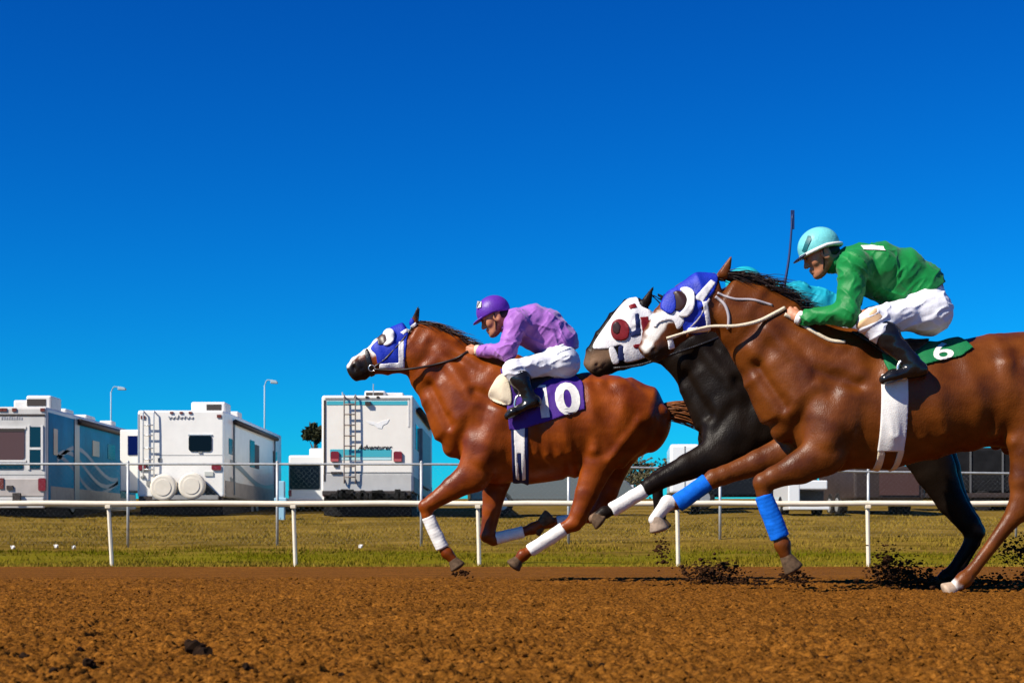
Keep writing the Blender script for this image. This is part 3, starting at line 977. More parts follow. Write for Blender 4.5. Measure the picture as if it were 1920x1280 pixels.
def dress_near_horse():
    H = make_horse("dark chestnut racehorse in blue hood with blue leg wraps, cut by the right edge", D3, spec3)
    b = H.body
    overlay(H, "hood", [[(1240, 576), (1250, 546), (1272, 532), (1304, 508), (1326, 506), (1348, 514), (1340, 545), (1326, 568), (1332, 618), (1288, 622), (1278, 600), (1262, 584)]], .007, HOOD_B)
    overlay(H, "hood_trim", [[(1300, 560), (1334, 522), (1344, 528), (1318, 566)], [(1316, 566), (1326, 564), (1336, 616), (1328, 618)], [(1290, 614), (1334, 608), (1334, 618), (1290, 624)]], .011, HOOD_W)
    overlay(H, "eye_cup", [[(1276, 540), (1290, 537), (1301, 546), (1303, 566), (1298, 584), (1286, 594), (1272, 590), (1284, 576), (1288, 558)]], .022, HOOD_W)
    overlay(H, "cup_lining", [[(1262, 548), (1276, 544), (1287, 554), (1286, 572), (1274, 582), (1262, 574)]], .016, CUP_D)
    overlay(H, "far_cup", [[(1240, 572), (1250, 548), (1264, 548), (1268, 576), (1256, 588)]], .020, HOOD_B)
    overlay(H, "noseband", [[(1222, 588), (1240, 584), (1272, 582), (1284, 600), (1272, 616), (1262, 600), (1240, 602), (1228, 612)]], .010, HOOD_W)
    overlay(H, "chin_strap", [[(1252, 632), (1262, 630), (1268, 650), (1256, 654)]], .008, HOOD_W)
    overlay(H, "saddlecloth", [[(1652, 640), (1700, 632), (1770, 600), (1800, 604), (1826, 650), (1800, 668), (1764, 676), (1712, 690), (1692, 702), (1664, 702), (1656, 680)]], .014, CLOTH_G, dpl=-.2)
    overlay(H, "girth", [[(1650, 702), (1698, 700), (1697, 846), (1648, 846)]], .012, CLOTH_W, dpl=-.22)
    overlay(H, "girth_strap", [[(1648, 842), (1660, 842), (1662, 884), (1648, 884)], [(1684, 842), (1697, 842), (1694, 884), (1682, 884)]], .010, PAD_C, dpl=-.2)
    overlay(H, "saddle", [[(1600, 618), (1640, 628), (1700, 632), (1748, 618), (1752, 632), (1716, 660), (1690, 672), (1664, 668), (1640, 650)]], .028, LEATHER, dpl=-.2)
    cl = min((o for o in b.children if o.name.startswith("saddlecloth")), key=lambda o: np.mean([v.co.y for v in o.data.vertices]))
    cb = BVHTree.FromPolygons([v.co + Vector(wloc(cl)) for v in cl.data.vertices], [p.vertices[:] for p in cl.data.polygons])
    bm = text_mesh("6", .165, bold=.002, font_scale_x=1.15)
    c = W(1748, 677, D3 - .24)
    for v in bm.verts:
        x, z = v.co.x, v.co.z
        v.co = (c[0] + x * 1.5 + z * .06, 0, c[2] + z * .98 + x * .26)
    bmesh.ops.subdivide_edges(bm, edges=[e for e in bm.edges if e.calc_length() > .03], cuts=2)
    _lay(bm, cb, "number", D3, .004, CLOTH_W, cl, .004, -1)
    mb = MB()
    mb.tube([W(1694, 650, D3 - .31), W(1695, 676, D3 - .34)], .010, 6)
    mb.tube([W(1694 + 11 * math.cos(a), 692 + 17 * math.sin(a), D3 - .345) for a in np.linspace(-math.pi / 2, 1.5 * math.pi, 17)], .010, 6)
    mb.build("stirrup", STEEL, b, smooth=True, world_verts=True)
    mb = MB()
    for sg in (-1, 1):
        near = [W(1250, 634, D3 + sg * .085), W(1290, 622, D3 + sg * .12), W(1332, 612, D3 + sg * .14), W(1380, 611, D3 + sg * .16), W(1420, 603, D3 + sg * .15), W(1452, 588, D3 + sg * .11), W(1470, 578, D3 + sg * .08)]
        rr = [.008, .008, .009, .011, .013, .013, .011]
        P = outside(H, smooth_line(near, 5), .014, sg)
        mb.tube(P, [float(np.interp(i / (len(P) - 1) * 6, range(7), rr)) for i in range(len(P))], 6)
        mb.tube(draped_tube(H, [(1470, 590), (1496, 604), (1520, 622), (1552, 640), (1580, 644)], .012, sg), .012, 6)
    mb.build("reins", REIN_W, b, smooth=True, world_verts=True)
    mb = MB()
    for sg in (-1, 1):
        mb.tube(draped_tube(H, [(1342, 555), (1358, 570), (1366, 592), (1366, 616)], .009, sg), .010, 5)
        mb.tube(draped_tube(H, [(1346, 548), (1376, 560), (1410, 562), (1448, 572)], .007, sg), .008, 5)
        mb.tube(draped_tube(H, [(1252, 634), (1276, 626), (1308, 600), (1330, 560)], .008, sg), .008, 5)
    mb.build("bridle", mat("bridle_grey", (0.42, 0.38, 0.40), .6, .3), b, smooth=True, world_verts=True)
    crest = smooth_line([W(x, y, D3) for x, y in [(1352, 514), (1380, 514), (1418, 524), (1462, 548), (1500, 580), (1530, 606)]], 10)
    rt, dr = [], []
    for i in range(560):
        p = Vector(crest[random.randrange(len(crest))]) + Vector((random.uniform(-.02, .02), random.uniform(-.05, .03), random.uniform(-.03, .008)))
        rt.append(p); dr.append((random.uniform(.8, 1.1), random.uniform(-.3, .15), random.uniform(-.35, .18)))
    strands(rt, dr, .19, .0042, mat("mane_hair_dark", (0.020, 0.009, 0.006), .45, .4, var=.5, vscale=18), "mane", b, sag=.45)
    rt, dr = [], []
    for i in range(150):
        rt.append(W(1998, 690, D3) + np.array([random.uniform(-.03, .03), random.uniform(-.03, .03), random.uniform(-.03, .03)]))
        dr.append((1.0, random.uniform(-.16, .16), random.uniform(-.22, .2)))
    strands(rt, dr, .6, .0085, TAIL_RED, "tail", b, sag=.6, n=9)
    return H


# ---- black horse between the two
D2 = 11.0


def map2(x, y):
    return 1303 + (x - 819) * 1.11, 640 + (y - 660) * 1.0


def st2(lst):
    return [(map2(*t), map2(*b), w) for t, b, w in lst]


spec2 = dict(
    coat=COAT2, map=map2, base=(1530, 1098), muscles=MUSCLES, h=.0115,
    trunk=st2([((848, 735), (846, 862), .11), ((866, 712), (862, 872), .15), ((898, 668), (886, 890), .19), ((938, 660), (942, 900), .235), ((990, 688), (1000, 902), .265), ((1050, 700), (1060, 893), .275),
               ((1108, 698), (1112, 872), .265), ((1165, 704), (1160, 858), .26), ((1210, 726), (1198, 862), .22), ((1240, 757), (1222, 850), .15)]),
    neck=[((1440, 632), (1326, 808), .15), ((1385, 602), (1300, 752), .12), ((1325, 574), (1276, 706), .10), ((1268, 556), (1250, 680), .088), ((1232, 552), (1236, 668), .08)],
    head=[((1216, 552), (1232, 664), .076), ((1190, 556), (1218, 682), .088), ((1158, 582), (1192, 690), .078), ((1132, 614), (1160, 698), .058), ((1112, 646), (1136, 706), .05), ((1101, 672), (1120, 711), .047)],
    poll=(1216, 551), nose=(1097, 684), earbase=(1212, 566), ear=(1223, 540),
    legs=[
        dict(lat=-.14, pts=[(1390, 810, .15, .09), (1350, 850, .13, .075), (1290, 875, .088, .062), (1232, 903, .058, .048), (1218, 911, .054, .047), (1205, 922, .040, .037), (1148, 956, .033, .030), (1134, 960, .043, .037), (1112, 972, .032, .031)],
             hoof=((1114, 969), (1126, 978), (1134, 986)), wrap=((1208, 919), (1148, 955), .050, .050, WRAP_W)),
        dict(lat=.14, pts=[(1390, 810, .15, .09), (1355, 846, .12, .075), (1300, 868, .086, .062), (1244, 890, .058, .048), (1232, 898, .054, .047), (1232, 912, .040, .037), (1236, 958, .033, .030), (1236, 966, .043, .037), (1240, 978, .030, .030)],
             hoof=((1240, 976), (1243, 988), (1244, 996))),
        dict(lat=-.14, pts=[(1700, 770, .24, .10), (1752, 880, .140, .085), (1782, 938, .098, .062), (1815, 980, .072, .052), (1826, 998, .066, .048), (1820, 1018, .048, .040), (1786, 1068, .036, .031), (1774, 1080, .046, .038), (1758, 1091, .034, .031)],
             joints=[(1836, 1000, .028)], hoof=((1760, 1089), (1748, 1096), (1738, 1101))),
        dict(lat=.14, pts=[(1715, 770, .24, .10), (1764, 880, .130, .085), (1790, 938, .090, .062), (1820, 978, .066, .052), (1830, 996, .060, .048), (1826, 1016, .044, .040), (1800, 1066, .034, .031), (1790, 1078, .044, .038), (1776, 1088, .032, .031)],
             joints=[(1838, 998, .026)], hoof=((1778, 1086), (1766, 1093), (1756, 1097))),
    ],
    white=[], dark=[], dusty=[([(1092, 700), (1100, 664), (1140, 650), (1150, 672), (1120, 690)], -.2, .2, .06), ([(1098, 985), (1104, 962), (1124, 960), (1126, 985)], -.4, 0, .02)],
)


def dress_middle_horse():
    H = make_horse("black racehorse in white hood with dark eye cups, running between the two chestnuts", D2, spec2)
    b = H.body
    overlay(H, "hood", [[(1112, 648), (1142, 600), (1170, 564), (1194, 552), (1204, 572), (1228, 584), (1240, 604), (1232, 656), (1178, 678), (1168, 664), (1166, 646), (1140, 652)]], .008, HOOD_W)
    overlay(H, "eye_cup", [[(1146, 614), (1150, 602), (1162, 597), (1174, 602), (1180, 616), (1178, 632), (1168, 638), (1154, 636), (1147, 626)]], .020, HOOD_R)
    overlay(H, "cup_lining", [[(1149, 608), (1158, 602), (1164, 612), (1160, 626), (1150, 622)]], .023, CUP_D)
    overlay(H, "hood_patch", [[(1200, 594), (1216, 592), (1222, 618), (1204, 620)], [(1178, 572), (1192, 566), (1196, 576), (1182, 580)], [(1186, 646), (1204, 642), (1206, 652), (1190, 654)]], .011, HOOD_R)
    overlay(H, "hood_strap", [[(1190, 588), (1198, 586), (1202, 628), (1182, 632), (1182, 622), (1192, 618)]], .012, GIRTH_N)
    overlay(H, "noseband", [[(1142, 652), (1152, 650), (1162, 676), (1150, 680)]], .008, HOOD_W)
    overlay(H, "cheek_strap", [[(1160, 648), (1170, 646), (1172, 674), (1160, 676)]], .009, GIRTH_N)
    overlay(H, "saddlecloth", [[map2(*p) for p in [(938, 690), (1010, 702), (1080, 700), (1093, 716), (1096, 768), (1030, 790), (972, 808), (955, 806), (950, 760)]]], .012, CLOTH_K, dpl=-.2, h=.01)
    overlay(H, "girth", [[map2(*p) for p in [(958, 800), (990, 800), (992, 912), (962, 912)]]], .008, GIRTH_N, dpl=-.2, h=.01)
    overlay(H, "saddle", [[map2(*p) for p in [(948, 668), (968, 686), (1010, 694), (1050, 690), (1058, 698), (1020, 716), (990, 740), (968, 740), (956, 712)]]], .024, LEATHER, dpl=-.2, h=.01)
    mb = MB()
    for sg in (-1, 1):
        near = [W(1150, 690, D2 + sg * .08), W(1200, 684, D2 + sg * .11), W(1260, 664, D2 + sg * .13), W(1330, 640, D2 + sg * .12), W(1392, 612, D2 + sg * .08)]
        mb.tube(outside(H, smooth_line(near, 5), .0095, sg), .0095, 5)
    mb.build("reins", LEATHER, b, smooth=True, world_verts=True)
    crest = smooth_line([W(x, y, D2) for x, y in [(1226, 552), (1268, 556), (1325, 574), (1385, 602), (1425, 626)]], 10)
    rt, dr = [], []
    for i in range(160):
        p = Vector(crest[random.randrange(len(crest))]) + Vector((random.uniform(-.02, .02), random.uniform(-.035, .025), random.uniform(-.035, .003)))
        rt.append(p); dr.append((random.uniform(.7, 1.1), random.uniform(-.3, .15), random.uniform(-.7, -.15)))
    strands(rt, dr, .15, .006, HAIR_BLACK, "mane", b, sag=.6)
    rt, dr = [], []
    for i in range(120):
        rt.append(W(1778, 745, D2) + np.array([random.uniform(-.03, .03), random.uniform(-.03, .03), random.uniform(-.03, .03)]))
        dr.append((1.0, random.uniform(-.16, .16), random.uniform(-.3, .1)))
    strands(rt, dr, .6, .0085, HAIR_BLACK, "tail", b, sag=.6, n=9)
    return H


# ------------------------------------------------------------------ jockeys
SKIN = mat("skin_tan", (0.50, 0.205, 0.105), 0.5, 0.4, var=.18, vscale=30)
BREECH = mat("breeches_white", (0.80, 0.80, 0.84), 0.7, 0.3, var=.06, vscale=9, bump=.35, bscale=30)
SILK_L = mat("silks_lavender", (0.37, 0.135, 0.50), 0.52, 0.25, var=.16, vscale=8, bump=.35, bscale=26, sheen=.2)
SILK_G = mat("silks_green", (0.002, 0.21, 0.040), 0.52, 0.25, var=.2, vscale=8, bump=.35, bscale=26, sheen=.1)
SILK_T = mat("silks_teal", (0.01, 0.36, 0.46), 0.5, 0.4, var=.2, vscale=8, bump=.35, bscale=26)
CAP_P = mat("cap_purple", (0.115, 0.027, 0.36), 0.45, 0.4, var=.15, vscale=14, bump=.2, bscale=60)
CAP_A = mat("cap_aqua", (0.17, 0.60, 0.60), 0.45, 0.4, var=.15, vscale=14, bump=.2, bscale=60)
CAP_T = mat("cap_teal", (0.01, 0.42, 0.50), 0.45, 0.4, var=.15, vscale=14, bump=.2, bscale=60)
PEAK_N = mat("peak_navy", (0.010, 0.014, 0.05), 0.5, 0.4)
BOOT = mat("boot_black", (0.010, 0.010, 0.011), 0.22, 0.5, var=.3, vscale=30, bump=.2, bscale=40)
CUFF = mat("boot_cuff_tan", (0.80, 0.52, 0.28), 0.5, 0.4, var=.1, vscale=20)
GOGGLE = mat("goggle_lens", (0.012, 0.010, 0.010), 0.12, 0.6)
HAIR_D = mat("hair_dark", (0.015, 0.010, 0.008), 0.5, 0.3)


def make_jockey(label, D, J):
    P = lambda p, lat=0.0: W(p[0], p[1], D + lat)
    k_ = J["scale"]
    # --- frames
    hc = P(J["head"])
    pit = R(J["pitch"])
    f = np.array([-math.cos(pit), 0, -math.sin(pit)])
    u = np.array([-math.sin(pit), 0, math.cos(pit)])
    w = np.array([0, 1.0, 0])
    hs = J["hs"]
    hd = lambda a, b, c=0.0: hc + (f * a + u * b + w * c) * hs
    dirs = [f, w, u]

    def torso(F, off, upto=None):
        st = J["torso"]
        for i, (p, q) in enumerate(zip(st[:-1], st[1:])):
            F.seg(P(p), P(q), p[2] + off, q[2] + off, p[3] + off, q[3] + off, k=.05, cap=.09)
        # shoulder blades and the ridge of the back
        for sg in (-1, 1):
            a, b = st[-2], st[-3]
            F.ball(P(a, sg * .09) + np.array([.01, 0, .045]), (.09 + off, .075 + off, .07 + off), k=.04)

    def arm(F, sg, off, sleeve=False):
        A = J["arm"]
        s, e, wr = P(A[0], sg * A[0][2]), P(A[1], sg * A[1][2]), P(A[2], sg * A[2][2])
        g = 1.0
        F.seg(s, e, .066 * k_ + off * 1.5, .050 * k_ + off * 1.3, k=.05)
        F.seg(e, wr, .050 * k_ + off * 1.2, (.031 * k_ + off * .6), k=.035)
        F.ball(s, .075 * k_ + off, k=.04)
        return s, e, wr

    def leg_pts(sg):
        Lg = J["leg"]
        return [P(p, sg * p[2]) for p in Lg]

    def thigh(F, sg, off):
        h, kn, an, toe = leg_pts(sg)
        F.seg(h, kn, .098 * k_ + off, .062 * k_ + off, k=.06)
        F.ball(h + np.array([.02, 0, -.01]), .115 * k_ + off, k=.06)

    def shin(F, sg, off):
        h, kn, an, toe = leg_pts(sg)
        c = kn + (an - kn) * .35 + np.array([.015, 0, 0])
        F.seg(kn, c, .058 * k_ + off, .060 * k_ + off, k=.03)
        F.seg(c, an, .060 * k_ + off, .040 * k_ + off, k=.03)

    def foot(F, sg, off):
        h, kn, an, toe = leg_pts(sg)
        heel = an + (an - toe) / np.linalg.norm(an - toe) * .045 + np.array([0, 0, -.045])
        ball = toe + np.array([0, 0, -.01])
        F.seg(an, heel, .040 * k_ + off, .034 + off, .034 + off, k=.03)
        F.seg(heel, ball, .034 + off, .026 + off, .036 + off, .044 + off, k=.03)
        F.seg(ball, ball + (toe - an) / np.linalg.norm(toe - an) * .05, .028 + off, .020 + off, .044 + off, .036 + off, k=.02)

    def head(F):
        F.ball(hd(-.005, .035), (.098 * hs, .077 * hs, .098 * hs), k=.02, dirs=dirs)
        F.seg(hd(.038, -.01), hd(.046, -.082), .054 * hs, .042 * hs, .066 * hs, .049 * hs, k=.03)
        for sg in (-1, 1):
            F.seg(hd(-.015, -.045, sg * .052), hd(.060, -.100, sg * .020), .026 * hs, .018 * hs, k=.025)     # jaw
            F.ball(hd(.060, -.028, sg * .044), .018 * hs, k=.03)                                              # cheekbone
            F.seg(hd(.090, .028, sg * .006), hd(.078, .030, sg * .046), .013 * hs, .010 * hs, k=.014)         # brow
            F.ball(hd(.099, .008, sg * .031), (.016 * hs, .017 * hs, .011 * hs), k=.014, mode='sub', dirs=dirs)   # eye socket
            F.ball(hd(.086, .006, sg * .031), .013 * hs, k=.004)                                              # eyelid over the ball
            F.ball(hd(-.008, -.010, sg * .080), (.030 * hs, .010 * hs, .038 * hs), k=.010, dirs=dirs)         # ear
            F.ball(hd(-.004, -.010, sg * .090), (.012 * hs, .007 * hs, .018 * hs), k=.006, mode='sub', dirs=dirs)
            F.ball(hd(.100, -.034, sg * .012), .008 * hs, k=.010)                                             # nostril wing
        F.seg(hd(.090, .012), hd(.113, -.030), .010 * hs, .0125 * hs, k=.018)                                  # nose
        F.seg(hd(.092, -.060, -.018), hd(.092, -.060, .018), .010 * hs, k=.010)                               # lips
        F.seg(hd(.090, -.074, -.015), hd(.090, -.074, .015), .010 * hs, k=.010)
        F.seg(hd(.104, -.067, -.020), hd(.104, -.067, .020), .003, k=.006, mode='sub')
        F.ball(hd(.078, -.104), .016 * hs, k=.025)                                                             # chin
        F.seg(hd(-.035, -.055), P(J["neck"]), .054 * hs, .066, k=.04)

    def hand(F, sg):
        A = J["arm"]
        wr, hn = P(A[2], sg * A[2][2]), P(A[3], sg * A[3][2])
        e1 = (hn - wr) / np.linalg.norm(hn - wr)
        e3 = np.array([0, -sg, 0.0])                       # towards the palm (inwards)
        e3 = e3 - e1 * e1.dot(e3); e3 /= np.linalg.norm(e3)
        e2 = np.cross(e1, e3)
        if e2[2] < 0: e2 = -e2
        L = .088
        kn = wr + e1 * L
        F.seg(wr, wr + e1 * L * .55, .028, .034, .022, .020, k=.02)
        for i, (o, ln) in enumerate(((.030, .040), (.010, .045), (-.010, .042), (-.029, .034))):
            a = kn + e2 * o * 1.02 - e1 * abs(i - 1) * .004
            F.seg(wr + e1 * .035 + e2 * o * .7, a, .0125, .0105, k=.010)       # bones of the palm
            b = a + e1 * ln * .45 + e3 * ln * .75
            c = b - e1 * ln * .55 + e3 * ln * .35
            d = c - e1 * ln * .45 - e3 * ln * .22
            F.seg(a, b, .0100, .0092, k=.004)
            F.seg(b, c, .0092, .0085, k=.003)
            F.seg(c, d, .0085, .0075, k=.003)
        t0 = wr + e1 * .025 + e2 * .026 + e3 * .010
        t1 = t0 + e1 * .036 + e2 * .020 + e3 * .014
        t2 = t1 + e1 * .030 - e2 * .004 + e3 * .012
        F.seg(t0, t1, .0135, .0105, k=.010)
        F.seg(t1, t2, .0105, .0085, k=.004)
        return wr, e1

    # --- the body, one surface
    B = Field()
    torso(B, -.004)
    for sg in (-1, 1):
        arm(B, sg, 0.0)
        thigh(B, sg, 0.0)
        shin(B, sg, 0.0)
        foot(B, sg, -.002)
    head(B)
    hands = [hand(B, sg) for sg in (-1, 1)]
    v, q = B.skin(J.get("h", .006))
    o0 = P(J["torso"][0])
    body = mesh_obj("person", v, q, SKIN, None, tuple(o0))
    tag(body, label, "jockey", "jockeys crouched on the racehorses")
    # --- clothes
    Jr = Field()
    torso(Jr, .012)
    for sg in (-1, 1):
        arm(Jr, sg, .012)
    Jr.seg(P(J["neck"]), hd(-.045, -.075), .080, .062, k=.04)
    seed = J["seed"]

    def folds(x, y, z):
        n = vnoise(x * 7, y * 6, z * 7, seed) - .5
        c, s_ = math.cos(.9), math.sin(.9)
        p_, q_ = x * c + z * s_, z * c - x * s_
        r = 1 - 2 * np.abs(vnoise(p_ * 20 + 2.5 * n, y * 8, q_ * 6, seed + 2) - .5)
        r2 = 1 - 2 * np.abs(vnoise(q_ * 26, y * 11, p_ * 9 + 2 * n, seed + 3) - .5)
        return .010 * n - .012 * r ** 3 - .006 * r2 ** 3 + .004
    lo, hi = Jr.bounds()
    Jr.disp(folds, lo - .04, hi + .04)
    cuts = []
    for sg, (wr, e1) in zip((-1, 1), hands):
        cuts.append((wr, e1))
    hipc = P(J["waist_cut"][0]); hipn = np.array([J["waist_cut"][1][0], 0, J["waist_cut"][1][1]]); hipn = hipn / np.linalg.norm(hipn)

    def jpost(F_, x, y, z):
        d = (x - hipc[0]) * hipn[0] + (z - hipc[2]) * hipn[2]
        F2 = np.maximum(F_, d)
        for wr, e1 in cuts:                                   # sleeve ends at the wrist
            t = (x - wr[0]) * e1[0] + (y - wr[1]) * e1[1] + (z - wr[2]) * e1[2]
            r = np.sqrt((x - wr[0]) ** 2 + (y - wr[1]) ** 2 + (z - wr[2]) ** 2)
            F2 = np.where((t > 0) & (r < .16), np.maximum(F2, t), F2)
        return F2
    v, q = Jr.skin(.0058, post=jpost, pad=.05)
    jersey = mesh_obj("silks", v, q, J["silk"], body)
    Br = Field()
    st = J["torso"]
    for p_, q_ in zip(st[:2], st[1:3]):
        Br.seg(P(p_), P(q_), p_[2] - .004, q_[2] - .010, p_[3] - .004, q_[3] - .010, k=.05, cap=.09)
    for sg in (-1, 1):
        thigh(Br, sg, .008)
        h, kn, an, toe = leg_pts(sg)
        Br.seg(kn, kn + (an - kn) * .25, .060 * k_ + .008, .060 * k_ + .008, k=.03)
    lo, hi = Br.bounds()
    Br.disp(lambda x, y, z: .008 * (vnoise(x * 9, y * 8, z * 16 + x * 8, seed + 4) - .5) - .010 * (1 - 2 * np.abs(vnoise(x * 8 + z * 10, y * 8, z * 22 - x * 12, seed + 6) - .5)) ** 4 + .004 * (vnoise(x * 26, y * 14, z * 36, seed + 5) - .5), lo - .04, hi + .04)
    v, q = Br.skin(.007, post=lambda F_, x, y, z: np.maximum(F_, -((x - hipc[0]) * hipn[0] + (z - hipc[2]) * hipn[2]) - .16), pad=.05)
    mesh_obj("breeches", v, q, BREECH, body)
    for sg in (-1, 1):
        Bo = Field()
        shin(Bo, sg, .010)
        foot(Bo, sg, .008)
        h, kn, an, toe = leg_pts(sg)
        ax_ = (an - kn) / np.linalg.norm(an - kn)
        top = kn + ax_ * .035
        lo, hi = Bo.bounds()
        Bo.disp(lambda x, y, z: .010 * (vnoise(x * 18, y * 10, z * 26, seed + 7) - .5), lo - .04, hi + .04)
        v, q = Bo.skin(.006, post=lambda F_, x, y, z: np.maximum(F_, -((x - top[0]) * ax_[0] + (y - top[1]) * ax_[1] + (z - top[2]) * ax_[2])))
        boot = mesh_obj("boot", v, q, BOOT, body)
        Cf = Field().seg(kn + ax_ * J.get("cuff", (-.01, .05))[0], kn + ax_ * J.get("cuff", (-.01, .05))[1], .083 * k_, .078 * k_, k=0, cap=.035)
        if J.get("cuff"):
            v, q = Cf.skin(.006)
            mesh_obj("boot_cuff", v, q, CUFF, boot)
    # cuffs at the wrists
    for sg, (wr, e1) in zip((-1, 1), hands):
        v, q = Field().seg(wr - e1 * .012, wr + e1 * .012, .036 * k_ + .006, k=0, cap=.012).skin(.005)
        mesh_obj("cuff", v, q, J.get("cuffmat", CLOTH_W), body)
    # --- helmet, peak, goggles
    Hm = Field().ball(hd(-.004, .048), (.124 * hs, .103 * hs, .112 * hs), k=0, dirs=dirs)
    c0 = hd(0, .028)
    v, q = Hm.skin(.006, post=lambda F_, x, y, z: np.maximum(F_, -((x - c0[0]) * u[0] + (z - c0[2]) * u[2]) - .25 * np.maximum(0, -((x - c0[0]) * f[0] + (z - c0[2]) * f[2]))))
    helm = mesh_obj("helmet", v, q, J["cap"], body)
    Pk = Field().ball(hd(.100, .032), (.070 * hs, .078 * hs, .012), k=0, dirs=[f * .98 - u * .17, w, u * .98 + f * .17])
    v, q = Pk.skin(.005)
    mesh_obj("peak", v, q, J["peak"], helm)
    if J.get("rim"):
        mb = MB()
        mb.tube([hd(-.004 + .127 * math.cos(a), .030 - (.030 if math.cos(a) < -.2 else 0) * (-.2 - math.cos(a)), .106 * math.sin(a)) for a in np.linspace(0, 2 * math.pi, 41)], .011, 6)
        mb.build("helmet_rim", J["rim"], helm, smooth=True, world_verts=True)
    for sg in (-1, 1):
        v, q = Field().ball(hd(.093, .006, sg * .031), (.010 * hs, .014 * hs, .006 * hs), k=0, dirs=dirs).skin(.003)
        mesh_obj("eye", v, q, EYE_M, body)
        v, q = Field().seg(hd(.100, .026, sg * .014), hd(.086, .028, sg * .048), .005 * hs, .004 * hs, k=0).skin(.003)
        mesh_obj("eyebrow", v, q, HAIR_D, body)
    mb = MB()
    for sg in (-1, 1):
        mb.tube(smooth_line([hd(.00, .02, sg * .088), hd(.02, -.05, sg * .072), hd(.05, -.115, sg * .03), hd(.056, -.124, 0)], 5), .0055, 5)
    mb.build("chin_strap", LEATHER, helm, smooth=True, world_verts=True)
    hr = Field().ball(hd(-.045, -.005), (.066 * hs, .074 * hs, .060 * hs), k=0, dirs=dirs)
    v, q = hr.skin(.007)
    mesh_obj("hair", v, q, HAIR_D, body)
    body_b = dict(body=body, helm=helm, jersey=jersey, hd=hd, P=P, f=f, u=u)
    return body_b


def obj_bvh(o):
    off = Vector(wloc(o))
    return BVHTree.FromPolygons([v.co + off for v in o.data.vertices], [p.vertices[:] for p in o.data.polygons])


def lead_jockey():
    D = D1
    b = make_jockey("jockey in lavender silks and purple cap, crouched on the lead horse", D, dict(
        scale=1.0, hs=1.06, seed=21, head=(929, 595), pitch=25, neck=(962, 600),
        torso=[(1054, 675, .110, .16), (1046, 644, .138, .155), (1020, 620, .152, .165), (994, 611, .142, .18), (970, 606, .100, .165)],
        arm=[(970, 606, .18), (950, 658, .25), (896, 657, .12), (874, 659, .085)],
        leg=[(1050, 679, .11), (962, 694, .285), (994, 748, .315), (962, 770, .325)],
        waist_cut=((1050, 664), (0.35, -1.0)),
        silk=SILK_L, cap=CAP_P, peak=CAP_P, cuffmat=PAD_C))
    # white patch on the cap front
    hd = b["hd"]
    hb = obj_bvh(b["helm"])
    c = W(897, 573, D)
    flat_on(hb, "cap_patch", [[(c[0] - .014, c[2] - .026), (c[0] + .020, c[2] - .022), (c[0] + .024, c[2] + .022), (c[0] - .006, c[2] + .026)]], D, .013, CLOTH_W, b["helm"], .008)
    return b


def near_jockey():
    D = D3
    b = make_jockey("jockey in green silks and aqua cap, riding the nearest chestnut", D, dict(
        scale=1.05, hs=1.06, seed=33, head=(1540, 477), pitch=24, neck=(1588, 487),
        torso=[(1744, 574, .112, .165), (1724, 542, .150, .155), (1688, 523, .166, .168), (1645, 505, .150, .188), (1606, 497, .112, .172)],
        arm=[(1602, 498, .185), (1590, 588, .26), (1500, 596, .13), (1466, 580, .085)],
        leg=[(1738, 584, .115), (1630, 601, .285), (1712, 684, .325), (1672, 702, .335)],
        waist_cut=((1738, 553), (0.75, -1.0)), cuff=(-.015, .035),
        silk=SILK_G, cap=CAP_A, peak=PEAK_N, rim=CLOTH_W, cuffmat=CLOTH_W))
    hb = obj_bvh(b["helm"])
    pts = [(1506, 468), (1511, 452), (1516, 440), (1521, 441), (1521, 449), (1515, 462), (1512, 472)]
    flat_on(hb, "cap_emblem", [px_poly(pts, D - .1)], D, .003, mat("emblem_teal", (0.004, 0.12, 0.14), .5), b["helm"], .003)
    # white name patch across the shoulders
    jb = obj_bvh(b["jersey"])
    flat_on(jb, "back_patch", [px_poly([(1610, 463), (1628, 464), (1648, 468), (1649, 478), (1630, 475), (1612, 473)], D - .05)], D, .006, CLOTH_W, b["jersey"], .005)
    # whip held upright in the far hand
    m = MB()
    P = smooth_line([W(1462, 592, D + .07), W(1470, 540, D + .07), W(1480, 478, D + .07), W(1486, 402, D + .07)], 6)
    m.tube(P, [.011 - .005 * i / (len(P) - 1) for i in range(len(P))], 6)
    base = W(1462, 592, D + .07)
    o = mesh_obj("riding_whip", m.v, m.f, mat("whip_navy", (0.01, 0.03, 0.12), .5), None, tuple(base))
    tag(o, "dark riding whip held upright beside the aqua cap", "whip")
    tip = MB()
    tip.box(-.012, .012, -.003, .003, -.06, .06, .002)
    t = tip.build("whip_flap", MATS["whip_navy"], o, loc=tuple(W(1486, 412, D + .07) - base))
    return b


def middle_jockey():
    return make_jockey("jockey in teal cap and teal silks, mostly hidden behind the near horse's neck", D2, dict(
        scale=1.0, hs=1.04, seed=45, head=(1396, 545), pitch=8, neck=(1440, 546), h=.007,
        torso=[(1592, 606, .105, .16), (1566, 588, .115, .15), (1530, 580, .118, .162), (1492, 567, .112, .18), (1456, 562, .088, .165)],
        arm=[(1462, 560, .18), (1452, 618, .25), (1408, 616, .12), (1388, 612, .085)],
        leg=[(1590, 610, .11), (1480, 640, .285), (1520, 700, .315), (1486, 724, .325)],
        waist_cut=((1592, 590), (0.55, -1.0)),
        silk=SILK_T, cap=CAP_T, peak=PEAK_N))


# ------------------------------------------------------------------ ground
def zy(y):
    """height of the land along the line of sight: level track, small fall to the far rail, bank beyond it"""
    return np.interp(y, [-200, 0, 13, 25.9, 26.8, 30, 33, 41.5, 43, 46, 60, 100, 5000], [0, 0, 0, -.165, -.165, -.02, .155, .82, .84, .92, 1.6, 2.85, 2.85])


